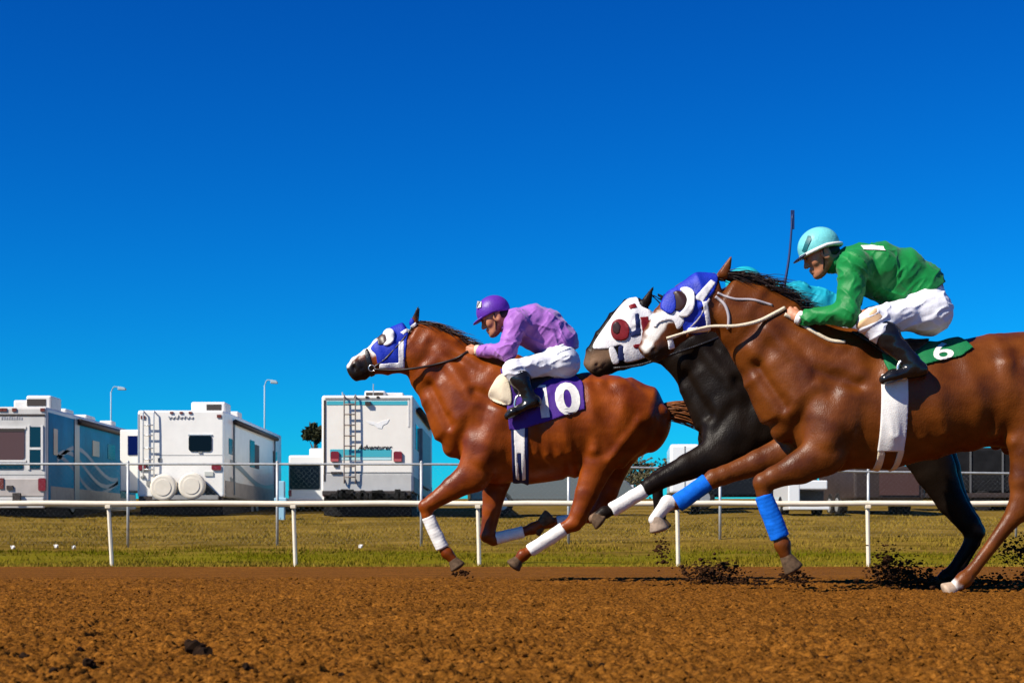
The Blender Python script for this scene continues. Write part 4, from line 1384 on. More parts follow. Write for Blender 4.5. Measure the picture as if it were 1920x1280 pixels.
def dirt_mat():
    m = bpy.data.materials.new("harrowed_dirt")
    m.use_nodes = True
    t = m.node_tree
    L = t.links.new
    b = t.nodes["Principled BSDF"]
    b.inputs["Roughness"].default_value = 0.95
    b.inputs["Specular IOR Level"].default_value = 0.03
    tc = t.nodes.new("ShaderNodeTexCoord")
    n = t.nodes.new("ShaderNodeTexNoise")
    n.inputs["Scale"].default_value, n.inputs["Detail"].default_value, n.inputs["Roughness"].default_value = 22, 8, .7
    L(tc.outputs["Object"], n.inputs[0])
    r = t.nodes.new("ShaderNodeValToRGB")
    e = r.color_ramp.elements
    e[0].position, e[1].position = .30, .72
    e[0].color, e[1].color = (0.055, 0.019, 0.0026, 1), (0.230, 0.093, 0.0150, 1)
    q = e.new(.5)
    q.color = (0.158, 0.059, 0.0075, 1)
    L(n.outputs[0], r.inputs[0])
    nf = t.nodes.new("ShaderNodeTexNoise")
    nf.inputs["Scale"].default_value, nf.inputs["Detail"].default_value, nf.inputs["Roughness"].default_value = 75, 4, .75
    L(tc.outputs["Object"], nf.inputs[0])
    mf = t.nodes.new("ShaderNodeMapRange")
    mf.inputs[1].default_value, mf.inputs[2].default_value, mf.inputs[3].default_value, mf.inputs[4].default_value = .36, .66, .42, 1.62
    L(nf.outputs[0], mf.inputs[0])
    mg = t.nodes.new("ShaderNodeMix")
    mg.data_type, mg.blend_type = 'RGBA', 'MULTIPLY'
    mg.inputs[0].default_value = 1
    L(r.outputs[0], mg.inputs[6])
    L(mf.outputs[0], mg.inputs[7])
    n3 = t.nodes.new("ShaderNodeTexNoise")
    n3.inputs["Scale"].default_value, n3.inputs["Detail"].default_value = 1.1, 4
    L(tc.outputs["Object"], n3.inputs[0])
    mr = t.nodes.new("ShaderNodeMapRange")
    mr.inputs[1].default_value, mr.inputs[2].default_value, mr.inputs[3].default_value, mr.inputs[4].default_value = .3, .7, .82, 1.15
    L(n3.outputs[0], mr.inputs[0])
    mx = t.nodes.new("ShaderNodeMix")
    mx.data_type, mx.blend_type = 'RGBA', 'MULTIPLY'
    mx.inputs[0].default_value = 1
    L(mg.outputs[2], mx.inputs[6])
    L(mr.outputs[0], mx.inputs[7])
    L(mx.outputs[2], b.inputs["Base Color"])
    n2 = t.nodes.new("ShaderNodeTexNoise")
    n2.inputs["Scale"].default_value, n2.inputs["Detail"].default_value = 90, 6
    L(tc.outputs["Object"], n2.inputs[0])
    bp = t.nodes.new("ShaderNodeBump")
    bp.inputs["Strength"].default_value, bp.inputs["Distance"].default_value = .7, .012
    L(n2.outputs[0], bp.inputs["Height"])
    L(bp.outputs[0], b.inputs["Normal"])
    return m


DIRT = dirt_mat()


def track_z(X, Y):
    z = zy(Y)
    near = np.clip((15.5 - Y) / 3.0, .25, 1)
    f = lambda s, sd: vnoise(X / s, Y / s, 0 * X, sd) - .5
    cell = lambda s, sd: np.maximum(vnoise(X / s, Y / s, 0 * X, sd), vnoise(X / s + 9.5, Y / s + 3.5, 0 * X, sd + 1)) - .62
    pit = np.clip(vnoise(X / .16, Y / .13, 0 * X, 47) - .76, 0, 1) * .16 + np.clip(vnoise(X / .055, Y / .06, 0 * X, 48) - .70, 0, 1) * .05
    holes = 0
    for px, py, w_, dp in ((45, 1226, .045, .040), (165, 1238, .040, .040), (150, 1212, .02, .03), (366, 1214, .050, .065), (392, 1222, .035, .04), (462, 1256, .035, .035), (100, 1258, .035, .03), (335, 1255, .030, .03), (1550, 1226, .035, .04),
                           (1612, 1238, .030, .035), (1725, 1226, .030, .03), (1532, 1168, .035, .03), (700, 1200, .03, .03), (905, 1236, .035, .035), (1130, 1246, .03, .03), (1330, 1190, .03, .03), (1865, 1225, .03, .03), (640, 1262, .03, .03)):
        d = CAMZ * FPX / (py - CY)
        q = ((X - (px - CX) / FPX * d) / w_) ** 2 + ((Y - d) / (w_ * 1.5)) ** 2
        holes = holes + dp * np.exp(-q * 1.2) - dp * .45 * np.exp(-((X - (px - CX) / FPX * d + 1.5 * w_) / w_) ** 2 - ((Y - d) / (w_ * 1.6)) ** 2)
    return z + near * (.012 * f(.55, 42) + .012 * f(.20, 43) + .014 * cell(.070, 44) + .022 * cell(.030, 50) + .020 * cell(.015, 52) - pit) - holes - .012 * (1 - near)


def build_ground():
    # the dirt: fine rows near the lens, coarser away from it
    ys = [2.6]
    while ys[-1] < 26.0:
        y = ys[-1]
        ys.append(y + max(.0065, .0022 * y * max(1, y / 8)))
    ys = np.array([-60., -12, -4, -1, .6, 1.6, 2.2] + ys)
    nx = 960
    V = []
    for y in ys:
        w = .345 * max(y, 1) + .35
        side = np.array([.25, .6, 1.2, 2.5, 5, 10, 25, 60, 140])
        xs_ = np.concatenate([-w - side[::-1], np.linspace(-w, w, nx), w + side])
        V.append(np.stack([xs_, np.full(len(xs_), y)], 1))
    nx = nx + 18
    V = np.array(V)
    X, Y = V[..., 0], V[..., 1]
    Y = Y + (vnoise(X * 37, Y * 37, 0 * X, 60) - .5) * .006
    Z = track_z(X, Y)
    Y = np.where(np.arange(len(ys))[:, None] >= len(ys) - 2, Y + .14 * (vnoise(X * 2.2, 0 * X, 0 * X, 61) - .5) + .05 * (vnoise(X * 9, 0 * X, 0 * X, 62) - .5), Y)
    Z = np.where(np.arange(len(ys))[:, None] >= len(ys) - 2, zy(Y) + .012, Z)
    P = np.stack([X, Y, Z], -1).reshape(-1, 3)
    n = len(ys)
    i = np.arange((n - 1) * nx).reshape(n - 1, nx)[:, :-1].ravel()
    F = np.stack([i, i + 1, i + nx + 1, i + nx], 1)
    tag(mesh_obj("dirt_track", P, F, DIRT, None, (0, 0, 0)), kind="structure")
    # land: one sheet to the horizon
    m = bpy.data.materials.new("rough_grass_ground")
    m.use_nodes = True
    t = m.node_tree
    L = t.links.new
    b = t.nodes["Principled BSDF"]
    b.inputs["Roughness"].default_value, b.inputs["Specular IOR Level"].default_value = .95, .02
    tc = t.nodes.new("ShaderNodeTexCoord")
    mp = t.nodes.new("ShaderNodeMapping")
    mp.inputs["Scale"].default_value = (.45, 1.3, 1)
    L(tc.outputs["Object"], mp.inputs[0])
    n1 = t.nodes.new("ShaderNodeTexNoise")
    n1.inputs["Scale"].default_value, n1.inputs["Detail"].default_value = 1.3, 7
    L(mp.outputs[0], n1.inputs[0])
    r = t.nodes.new("ShaderNodeValToRGB")
    e = r.color_ramp.elements
    e[0].position, e[1].position = .34, .68
    e[0].color, e[1].color = (0.090, 0.058, 0.0065, 1), (0.230, 0.145, 0.026, 1)
    L(n1.outputs[0], r.inputs[0])
    # damper, greener strip in the dip behind the rail
    sx = t.nodes.new("ShaderNodeSeparateXYZ")
    L(tc.outputs["Object"], sx.inputs[0])
    n2 = t.nodes.new("ShaderNodeTexNoise")
    n2.inputs["Scale"].default_value, n2.inputs["Detail"].default_value = .5, 5
    L(tc.outputs["Object"], n2.inputs[0])
    ad = t.nodes.new("ShaderNodeMath")
    ad.operation = 'MULTIPLY_ADD'
    ad.inputs[1].default_value = 7.0
    L(n2.outputs[0], ad.inputs[0])
    L(sx.outputs[1], ad.inputs[2])
    g = t.nodes.new("ShaderNodeValToRGB")
    ge = g.color_ramp.elements
    ge[0].position, ge[1].position = 0.0, 1.0
    mrr = t.nodes.new("ShaderNodeMapRange")
    mrr.inputs[1].default_value, mrr.inputs[2].default_value = 28.0, 40.0
    L(ad.outputs[0], mrr.inputs[0])
    L(mrr.outputs[0], g.inputs[0])
    for p_, c_ in ((.06, 0), (.22, .85), (.42, .7), (.60, 0)):
        q = ge.new(p_)
        q.color = (c_, c_, c_, 1)
    ge[0].color, ge[-1].color = (0, 0, 0, 1), (0, 0, 0, 1)
    mx = t.nodes.new("ShaderNodeMix")
    mx.data_type = 'RGBA'
    L(g.outputs[0], mx.inputs[0])
    L(r.outputs[0], mx.inputs[6])
    mx.inputs[7].default_value = (0.140, 0.125, 0.0032, 1)
    L(mx.outputs[2], b.inputs["Base Color"])
    n4 = t.nodes.new("ShaderNodeTexNoise")
    n4.inputs["Scale"].default_value, n4.inputs["Detail"].default_value = 9, 6
    L(mp.outputs[0], n4.inputs[0])
    bp = t.nodes.new("ShaderNodeBump")
    bp.inputs["Strength"].default_value, bp.inputs["Distance"].default_value = .9, .08
    L(n4.outputs[0], bp.inputs["Height"])
    L(bp.outputs[0], b.inputs["Normal"])
    yy = np.concatenate([[-3000, -200, -40, -8, 0, 6, 13, 20, 25.6], np.arange(25.9, 47, .22), [48, 52, 60, 80, 140, 400, 1500, 6000]])
    xx = np.concatenate([[-6000, -1500, -400, -120, -60, -40], np.arange(-28, 28.1, .35), [40, 60, 120, 400, 1500, 6000]])
    X, Y = np.meshgrid(xx, yy)
    Z = zy(Y)
    A = np.clip((Y - 26) / 2, 0, 1) * np.clip((60 - Y) / 10, 0, 1)
    Z = Z + A * (.10 * (vnoise(X / 2.4, Y / 1.6, 0 * X, 71) - .5) + .05 * (vnoise(X / .7, Y / .5, 0 * X, 72) - .5))
    Z = np.where(Y < 25.7, Z - .09, Z)
    nx = len(xx)
    i = np.arange((len(yy) - 1) * nx).reshape(len(yy) - 1, nx)[:, :-1].ravel()
    F = np.stack([i, i + 1, i + nx + 1, i + nx], 1)
    tag(mesh_obj("ground", np.stack([X, Y, Z], -1).reshape(-1, 3), F, m, None, (0, 0, 0)), kind="structure")
    # grass: many thin blades
    N = 150000
    y = 25.95 + 16.0 * RNG.random(N) ** 1.35
    x = (RNG.random(N) * 2 - 1) * (.37 * y + .5)
    pr = vnoise(x / 1.3, y / .9, 0 * x, 75)
    keep = (RNG.random(N) < pr * 1.1) & ((y > 26.25) | (RNG.random(N) < .35))
    x, y = x[keep], y[keep]
    N = len(x)
    z = zy(y) - .01 + np.clip((y - 26) / 2, 0, 1) * .10 * (vnoise(x / 2.4, y / 1.6, 0 * x, 71) - .5)
    hgt = (.025 + .055 * RNG.random(N)) * (.6 + .8 * vnoise(x / .8, y / .8, 0 * x, 76))
    a = RNG.random(N) * 6.283
    w = .005 + .009 * RNG.random(N)
    lean = (RNG.random((N, 2)) - .5) * hgt[:, None] * 1.3
    P = np.empty((N, 3, 3))
    P[:, 0] = np.stack([x - w * np.cos(a), y - w * np.sin(a), z], 1)
    P[:, 1] = np.stack([x + w * np.cos(a), y + w * np.sin(a), z], 1)
    P[:, 2] = np.stack([x + lean[:, 0], y + lean[:, 1], z + hgt], 1)
    gm = bpy.data.materials.new("grass_blades")
    gm.use_nodes = True
    t = gm.node_tree
    L = t.links.new
    b = t.nodes["Principled BSDF"]
    b.inputs["Roughness"].default_value, b.inputs["Specular IOR Level"].default_value = .9, .0
    at = t.nodes.new("ShaderNodeAttribute")
    at.attribute_name = "blade"
    r = t.nodes.new("ShaderNodeValToRGB")
    e = r.color_ramp.elements
    e[0].position, e[1].position = 0, 1
    e[0].color, e[1].color = (0.105, 0.105, 0.0035, 1), (0.290, 0.185, 0.036, 1)
    q = e.new(.45)
    q.color = (0.190, 0.140, 0.011, 1)
    L(at.outputs["Fac"], r.inputs[0])
    L(r.outputs[0], b.inputs["Base Color"])
    o = mesh_obj("grass", P.reshape(-1, 3), np.arange(3 * N).reshape(N, 3), gm, None, (0, 0, 0), smooth=False)
    green = np.exp(-((y - 30.0) / 2.3) ** 2) * (.4 + .9 * vnoise(x / 2.5, y / 1.5, 0 * x, 77))
    bl = np.clip(.75 - .75 * green + .35 * (RNG.random(N) - .5), 0, 1)
    av = o.data.attributes.new("blade", 'FLOAT', 'POINT')
    av.data.foreach_set("value", np.repeat(bl, 3).astype(np.float32))
    tag(o, kind="stuff")
    # loose clods on the near dirt
    mb = MB()
    for i in range(4200):
        d = 3.3 + 9.5 * random.random() ** 1.5
        xx_ = random.uniform(-.36, .36) * d
        s = random.uniform(.003, .0095) * (1.7 if random.random() < .03 else 1)
        z_ = float(track_z(np.array([xx_]), np.array([d]))[0])
        mb.ico((xx_, d, z_ + s * .35), s, 1, .35, (1.2, 1, .75))
    tag(mb.build("dirt_clods", DIRT, None, (0, 0, 0), smooth=False), kind="stuff")
    # damp dark clods turned up in the foreground
    mb = MB()
    for px, py, w_ in ((366, 1218, 30), (380, 1226, 26), (356, 1202, 14), (45, 1227, 16), (165, 1240, 15), (150, 1216, 9), (462, 1256, 14), (100, 1260, 12), (1552, 1228, 13), (1612, 1238, 11), (1725, 1227, 11), (1532, 1168, 11), (905, 1238, 10), (1130, 1248, 10), (640, 1264, 10)):
        d = CAMZ * FPX / (py + 6 - CY)
        s = w_ / FPX * d * .62
        x_ = (px - CX) / FPX * d
        z_ = float(track_z(np.array([x_]), np.array([d]))[0])
        mb.ico((x_, d, z_ + s * .45), s, 2, .28, (1.1, .9, .95))
        mb.ico((x_ + s * .9, d + s * .3, z_ + s * .2), s * .6, 2, .3, (1.2, 1, .8))
    tag(mb.build("dark_clods", mat("wet_dirt", (0.018, 0.008, 0.003), .9, .1, var=.6, vscale=60), None, (0, 0, 0), smooth=False), kind="stuff")
    # dirt thrown up by the hooves
    mb = MB()
    bursts = [(1335, 1074, 11.6, .22, .085, 170), (1372, 1090, 11.3, .26, .05, 90), (1690, 1078, 10.9, .20, .10, 230), (1735, 1094, 10.5, .22, .06, 120), (1665, 1056, 11.0, .09, .13, 70),
              (1905, 1036, 10.6, .14, .12, 70), (1870, 1090, 10.4, .22, .05, 60), (1490, 1082, 10.0, .08, .05, 40), (1240, 1030, 10.1, .05, .09, 22), (865, 1074, 12.1, .07, .03, 14)]
    for px, py, d, sx_, sz_, n in bursts:
        c = W(px, py, d)
        for i in range(int(n * 4.2)):
            s = random.uniform(.002, .009) * (2.2 if random.random() < .08 else 1)
            p = c + np.array([random.gauss(0, sx_ * .5), random.gauss(0, .16), random.gauss(0, sz_ * .55)])
            p[2] = max(p[2], s * .5)
            mb.ico(p, s, 1, .4, (1.25, 1, .8))
    tag(mb.build("kicked_up_dirt", mat("damp_dirt", (0.042, 0.017, 0.006), .95, .1, var=.6, vscale=40), None, (0, 0, 0), smooth=False), kind="stuff")


# ------------------------------------------------------------------ rails, fences, poles
RAIL_M = mat("rail_paint", (0.80, 0.71, 0.54), .55, .25, var=.10, vscale=7, bump=.1, bscale=40)
GALV = mat("galvanised_pipe", (0.50, 0.51, 0.50), .45, .5, metal=.35, var=.2, vscale=12)
POLE_M = mat("lamp_pole_paint", (0.34, 0.46, 0.52), .6, .2)


def build_rail():
    d = 26.8
    o = tag(empty("track_rail", (0, d, float(zy(d)))), "cream painted track rail on thin posts along the dirt edge", "rail")
    z = lambda py: CAMZ - (py - CY) / FPX * d - float(zy(d))
    mb = MB()
    pts = [((x - CX) / FPX * d, 0, z(943.5) + .006 * math.sin(x * .02)) for x in np.arange(-900, 2900, 90)]
    mb.tube(pts, .047, 10)
    mb.build("rail", RAIL_M, o, smooth=True)
    for i, (xt, xb) in enumerate([(-845, -840), (-495, -490), (-148, -143), (203, 210), (550, 554), (896, 899), (1270, 1272), (1627, 1629), (1980, 1982), (2335, 2337), (2690, 2692)]):
        mb = MB()
        zt, zb = z(946), -.08
        mb.tube([((xt - CX) / FPX * d, .02, zt), ((xt * .5 + xb * .5 - CX) / FPX * d, .02, (zt + zb) / 2), ((xb - CX) / FPX * d, .02, zb)], .034, 8)
        mb.box((xt - CX) / FPX * d - .045, (xt - CX) / FPX * d + .045, -.05, .06, zt - .06, zt - .005, .008)
        mb.build("post", RAIL_M, o, smooth=False)


def build_chain_link():
    o = tag(empty("chain_link_fence", (0, 33, float(zy(33)))), "grey chain link fence between the grass bank and the parked vehicles", "fence")
    base = np.array(o.location)
    fy = lambda px: float(np.interp(px, [-600, 830, 1628, 2600], [33, 33, 35.0, 36.5]))
    top = lambda px: float(np.interp(px, [-600, 830, 1628, 2600], [869, 870, 884, 895]))
    pos = lambda px, py: W(px, py, fy(px)) - base
    mb = MB()
    P = [pos(x, top(x)) for x in range(-600, 2601, 80)]
    mb.tube(P, .024, 6)
    mb.build("top_rail", GALV, o, smooth=True)
    posts = [-590, -313, -37, 240, 520, 790, 1066, 1350, 1628, 1905, 2180, 2460]
    for px in posts:
        p = pos(px, top(px))
        b = np.array([p[0], p[1], float(zy(fy(px))) - base[2] - .1])
        mb = MB()
        mb.tube([b, p + np.array([0, 0, .03])], .030, 8)
        mb.ico(p + np.array([0, 0, .04]), .036, 1)
        mb.build("post", GALV, o, smooth=True)
    # woven wire
    mb = MB()
    step = .11
    xs0, xs1 = -600, 2600
    L = (pos(xs1, 900) - pos(xs0, 900))[0]
    pxat = lambda X: np.interp(X, [pos(q, 900)[0] for q in range(xs0, xs1 + 1, 100)], range(xs0, xs1 + 1, 100))
    x0 = pos(xs0, 900)[0]
    for i in range(int(L / step)):
        for sg in (1, -1):
            xa = x0 + i * step
            h0 = float(zy(fy(pxat(xa)))) - base[2]
            pa = float(pxat(xa))
            zt = pos(pa, top(pa))[2]
            xb = xa + sg * (zt - h0)
            mb.add([(xa, fy(pa) - base[1], h0), (xa + .0009, fy(pa) - base[1], h0), (xb + .0009, fy(pa) - base[1], zt), (xb, fy(pa) - base[1], zt)], [(0, 1, 2, 3)])
    w = mb.build("wire_mesh", GALV, o, smooth=False)


def lamp_pole(px, ptop, d, label, arm):
    p = W(px, ptop, d)
    g = float(zy(d))
    o = tag(empty("lamp_pole", (p[0], d, g)), label, "lamp pole", "lamp poles behind the parked vehicles")
    h = p[2] - g
    mb = MB()
    mb.tube([(0, 0, -.1), (0, 0, h * .5), (0, 0, h)], [.040, .034, .028], 8)
    mb.build("pole", POLE_M, o, smooth=True)
    mb = MB()
    mb.tube(smooth_line([(0, 0, h - .05), (arm * .25, 0, h + .22), (arm * .8, 0, h + .18)], 5), .024, 6)
    mb.build("arm", POLE_M, o, smooth=True)
    mb = MB()
    mb.prism([(arm * .6, h + .08), (arm * .62, h + .24), (arm * 1.15, h + .20), (arm * 1.3, h + .12), (arm * 1.25, h + .07)], -.10, .10, 'y', .02)
    mb.build("lamp_head", mat("lamp_head_grey", (.40, .50, .55), .5), o)


# ------------------------------------------------------------------ recreational vehicles
RV_W = mat("rv_white", (0.88, 0.86, 0.80), .45, .12, var=.07, vscale=1.6, coat=.2)
RV_G = mat("rv_aged_white", (0.62, 0.60, 0.56), .40, .5, var=.14, vscale=1.8)
RV_S = mat("rv_grey_trim", (0.28, 0.28, 0.27), .5, .4, var=.2, vscale=4)
RV_D = mat("rv_dark_trim", (0.045, 0.035, 0.030), .6, .3)
RV_T = mat("rv_teal_stripe", (0.06, 0.42, 0.50), .4, .5)
RV_SHADE = mat("rv_side_blue_shade", (0.004, 0.21, 0.40), .6, .06, var=.3, vscale=.7)  # blue shade of the wall turned from the sun, put into the colour
RV_GR = mat("rv_graphic_grey", (0.22, 0.26, 0.27), .4, .5)
GLASS_D = mat("dark_window_glass", (0.004, 0.005, 0.010), .12, .15)
GLASS_N = mat("navy_window_glass", (0.003, 0.004, 0.07), .12, .15)
GLASS_B = mat("blue_window_glass", (0.006, 0.045, 0.075), .25, .08)
GLASS_R = mat("brown_window_shade", (0.10, 0.050, 0.045), .35, .5)
ALU = mat("aluminium_trim", (0.62, 0.62, 0.60), .35, .5, metal=.5)
RED_L = mat("tail_light_red", (0.20, 0.006, 0.010), .2, .6)
AMB_L = mat("marker_light_dark", (0.16, 0.035, 0.02), .3, .5)
TYRE = mat("tyre_rubber", (0.014, 0.013, 0.012), .8, .2)
RIM_M = mat("wheel_rim", (0.45, 0.45, 0.44), .4, .5, metal=.5)
AC_W = mat("roof_unit_white", (0.74, 0.72, 0.68), .5, .4, var=.1, vscale=4)
COVER = mat("tyre_cover_cream", (0.78, 0.72, 0.60), .55, .3, var=.10, vscale=5)
UNDER = mat("undercarriage_and_shade_black", (0.010, 0.009, 0.008), .8, .2)  # also stands in for the shade under the vehicles


class Rig:
    """one vehicle: local x to the right, y away from the lens, z up from the ground; px() turns photo pixels of its rear face into local x,z"""
    def __init__(s, name, label, cat, pxc, d, yaw=0.0, group=None, ground_py=None):
        s.d = d
        s.g = float(zy(d))
        s.o = tag(empty(name, ((pxc - CX) / FPX * d, d, s.g), yaw), label, cat, group)
        s.pxc = pxc

    def X(s, px): return (px - s.pxc) / FPX * s.d
    def Z(s, py): return CAMZ - (py - CY) / FPX * s.d - s.g

    def slab(s, name, px0, px1, py0, py1, m, y0=-.02, y1=.01, bev=0.0, parent=None):
        return MB().box(s.X(px0), s.X(px1), y0, y1, s.Z(py1), s.Z(py0), bev).build(name, m, parent or s.o)

    def rounded(s, name, px0, px1, py0, py1, r, m, y0=-.02, y1=.01, parent=None):
        x0, x1, z0, z1 = s.X(px0), s.X(px1), s.Z(py1), s.Z(py0)
        pts = []
        for cx, cz, a0 in ((x1 - r, z1 - r, 0), (x0 + r, z1 - r, 90), (x0 + r, z0 + r, 180), (x1 - r, z0 + r, 270)):
            for k in range(5):
                a = R(a0 + k * 22.5)
                pts.append((cx + r * math.cos(a), cz + r * math.sin(a)))
        return MB().prism(pts, y0, y1, 'y').build(name, m, parent or s.o)

    def side(s, name, xs, y0, y1, z0, z1, m, t=.012, parent=None):
        """panel on the right-hand wall at x = xs"""
        return MB().box(xs - .01, xs + t, y0, y1, z0, z1).build(name, m, parent or s.o)

    def wheel(s, x, y, r=.38, w=.24, name="wheel"):
        mb = MB().cyl((x, y, r), 'x', r, w, 28, .03)
        o = mb.build(name, TYRE, s.o, smooth=False)
        MB().cyl((x + (w / 2 + .004) * (1 if x > 0 else -1), y, r), 'x', r * .58, .03, 20, .008).build("rim", RIM_M, o)
        return o

    def air_unit(s, px0, px1, py0, py1, y0, l, grille, step=0.0):
        x0, x1, z0, z1 = s.X(px0), s.X(px1), s.Z(py1), s.Z(py0)
        o = MB().box(x0, x1, y0, y0 + l, z0 - .04, z1, .05).build("air_conditioner", AC_W, s.o)
        gx0, gx1, gz0, gz1 = grille
        MB().box(s.X(gx0), s.X(gx1), y0 - .012, y0 + .02, s.Z(gz1), s.Z(gz0)).build("grille", RV_D, o)
        return o

    def ladder(s, px0, px1, py0, py1, rungs, m=ALU, off=-.10):
        mb = MB()
        x0, x1, z0, z1 = s.X(px0), s.X(px1), s.Z(py1), s.Z(py0)
        for x in (x0, x1):
            mb.tube(smooth_line([(x, -.01, z0), (x, off, z0 + .04), (x, off, z1 - .1), (x, off * .4, z1 + .06), (x, .22, z1 + .07)], 4), .020, 6)
        for py in rungs:
            mb.tube([(x0, off, s.Z(py)), (x1, off, s.Z(py))], .020, 6)
        return mb.build("ladder", m, s.o, smooth=True)


def build_left_rv():
    v = Rig("motorhome", "white motorhome with a broad brown rear window and a right side coloured as blue shade, at the left edge", "motorhome", 1, 43.0, 0.0, "recreational vehicles parked beyond the fence")
    X, Z = v.X, v.Z
    xr = X(88)
    L = 10.2
    MB().box(-xr - .0, xr, 0, L, Z(950), Z(762), .07, 3).build("body", RV_G, v.o)
    v.slab("lower_bumper", -86, 84, 932, 952, RV_G, -.12, .05, .02)
    # right side panel: blue shade of the wall painted into its colour
    MB().box(xr - .01, xr + .012, .12, L - .1, Z(944), Z(772)).build("side_shade_panel", RV_SHADE, v.o)
    v.slab("roof_seam", -84, 84, 776, 780, RV_D, -.012, .01)
    for a in (-64, 2, 9, 27, 80):
        v.slab("marker_light", a - 4, a + 4, 765, 771, AMB_L, -.03, .01)
    v.rounded("rear_window", -50, 46, 803, 862, .10, GLASS_R)
    v.slab("window_frame", -54, 49, 799, 804, AC_W, -.026, .0)
    v.slab("window_frame", -54, 49, 862, 866, AC_W, -.026, .0)
    v.slab("window_blind", -50, 46, 803, 809, RV_D, -.028, -.015)
    v.rounded("louvre", -50, 43, 868, 879, .04, GLASS_B, -.024)
    for y0, y1 in ((800, 838), (843, 878)):
        w = v.rounded("window", 55, 78, y0, y1, .05, GLASS_B, -.024)
    v.slab("window_frame", 52, 56, 797, 880, AC_W, -.03, 0)
    v.slab("window_frame", 77, 81, 797, 880, AC_W, -.03, 0)
    v.slab("window_frame", 55.9, 77.1, 838.4, 842.6, AC_W, -.03, 0)
    v.slab("lower_panel", -86, 84, 897, 930, mat("rv_panel_taupe", (.46, .41, .37), .5, .4, var=.15, vscale=3), -.05, .01, .02)
    for a in (-80, 80):
        v.rounded("tail_light", a - 7, a + 7, 896, 920, .05, RED_L, -.08)
    v.slab("plate_box", 0, 8, 896, 916, AMB_L, -.08, 0)
    v.slab("hitch", 14, 26, 910, 918, RV_D, -.09, 0)
    v.slab("hitch_step", 28, 42, 924, 940, RV_D, -.22, -.1)
    v.air_unit(38, 86, 738, 763, .5, 1.0, (40, 76, 745, 758))
    v.air_unit(12, 40, 746, 763, .6, .9, (14, 22, 760, 762))
    MB().box(xr - .75, xr - .15, 2.4, 3.2, Z(762) - .03, Z(762) + .14, .04).build("roof_vent", AC_W, v.o)
    MB().box(xr - .75, xr - .1, 4.4, 5.4, Z(762) - .03, Z(762) + .12, .04).build("roof_vent", AC_W, v.o)
    MB().box(xr - .5, xr - .1, 7.4, 7.9, Z(762) - .03, Z(762) + .16, .04).build("roof_vent", AC_W, v.o)
    mb = MB()
    for i in range(9):
        mb.box(X(2 + i * 4.6), X(4.6 + i * 4.6), -.012, .004, Z(786), Z(780.5 + (i % 3) * .8))
    mb.build("lettering", mat("lettering_grey", (.42, .42, .44), .5), v.o)
    v.slab("panel_seam", -84, 84, 889, 890.2, RV_S, -.006, .01)
    # awning roll, windows and swoosh on the shaded side
    mb = MB()
    mb.tube([(xr + .09, 2.9, Z(776)), (xr + .09, 9.2, Z(776))], .09, 10)
    mb.build("awning", RV_D, v.o, smooth=True)
    MB().box(xr + .0, xr + .04, 2.6, 3.1, Z(944), Z(772)).build("awning_arm", RV_GR, v.o)
    for y0, y1, z0, z1, m in ((.55, .95, 850, 800, GLASS_N), (4.6, 5.4, 838, 806, GLASS_D), (6.4, 7.3, 838, 806, GLASS_D), (8.0, 8.7, 920, 806, GLASS_B)):
        v.side("side_window", xr + .012, y0, y1, Z(z0), Z(z1), m)
    mb = MB()
    for k in range(3):
        P = []
        for t in np.linspace(0, 1, 14):
            P.append((xr + .016, .9 + 6.8 * t, 1.55 + .55 * math.sin(t * 5 + k * .7) * (1 - .5 * t) - .2 * k))
        vs, fs = [], []
        for q in P:
            vs += [(q[0], q[1], q[2] - .05), (q[0], q[1], q[2] + .07)]
        for i in range(len(P) - 1):
            fs.append((2 * i, 2 * i + 2, 2 * i + 3, 2 * i + 1))
        mb.add(vs, fs)
    mb.build("side_graphic", mat("graphic_navy", (.02, .10, .22), .4), v.o)
    MB().box(xr - .02, xr + .02, .3, L - .2, .38, Z(910)).build("skirt", RV_S, v.o)
    MB().box(-xr + .05, xr - .06, .1, L - .1, .06, Z(948)).build("undercarriage_and_shade", UNDER, v.o)  # black box carried down to the grass, doubling as the shade underneath
    for x in (-xr + .2, xr - .2):
        v.wheel(x, 2.7, .46, .28)
        v.wheel(x, 8.2, .46, .28)


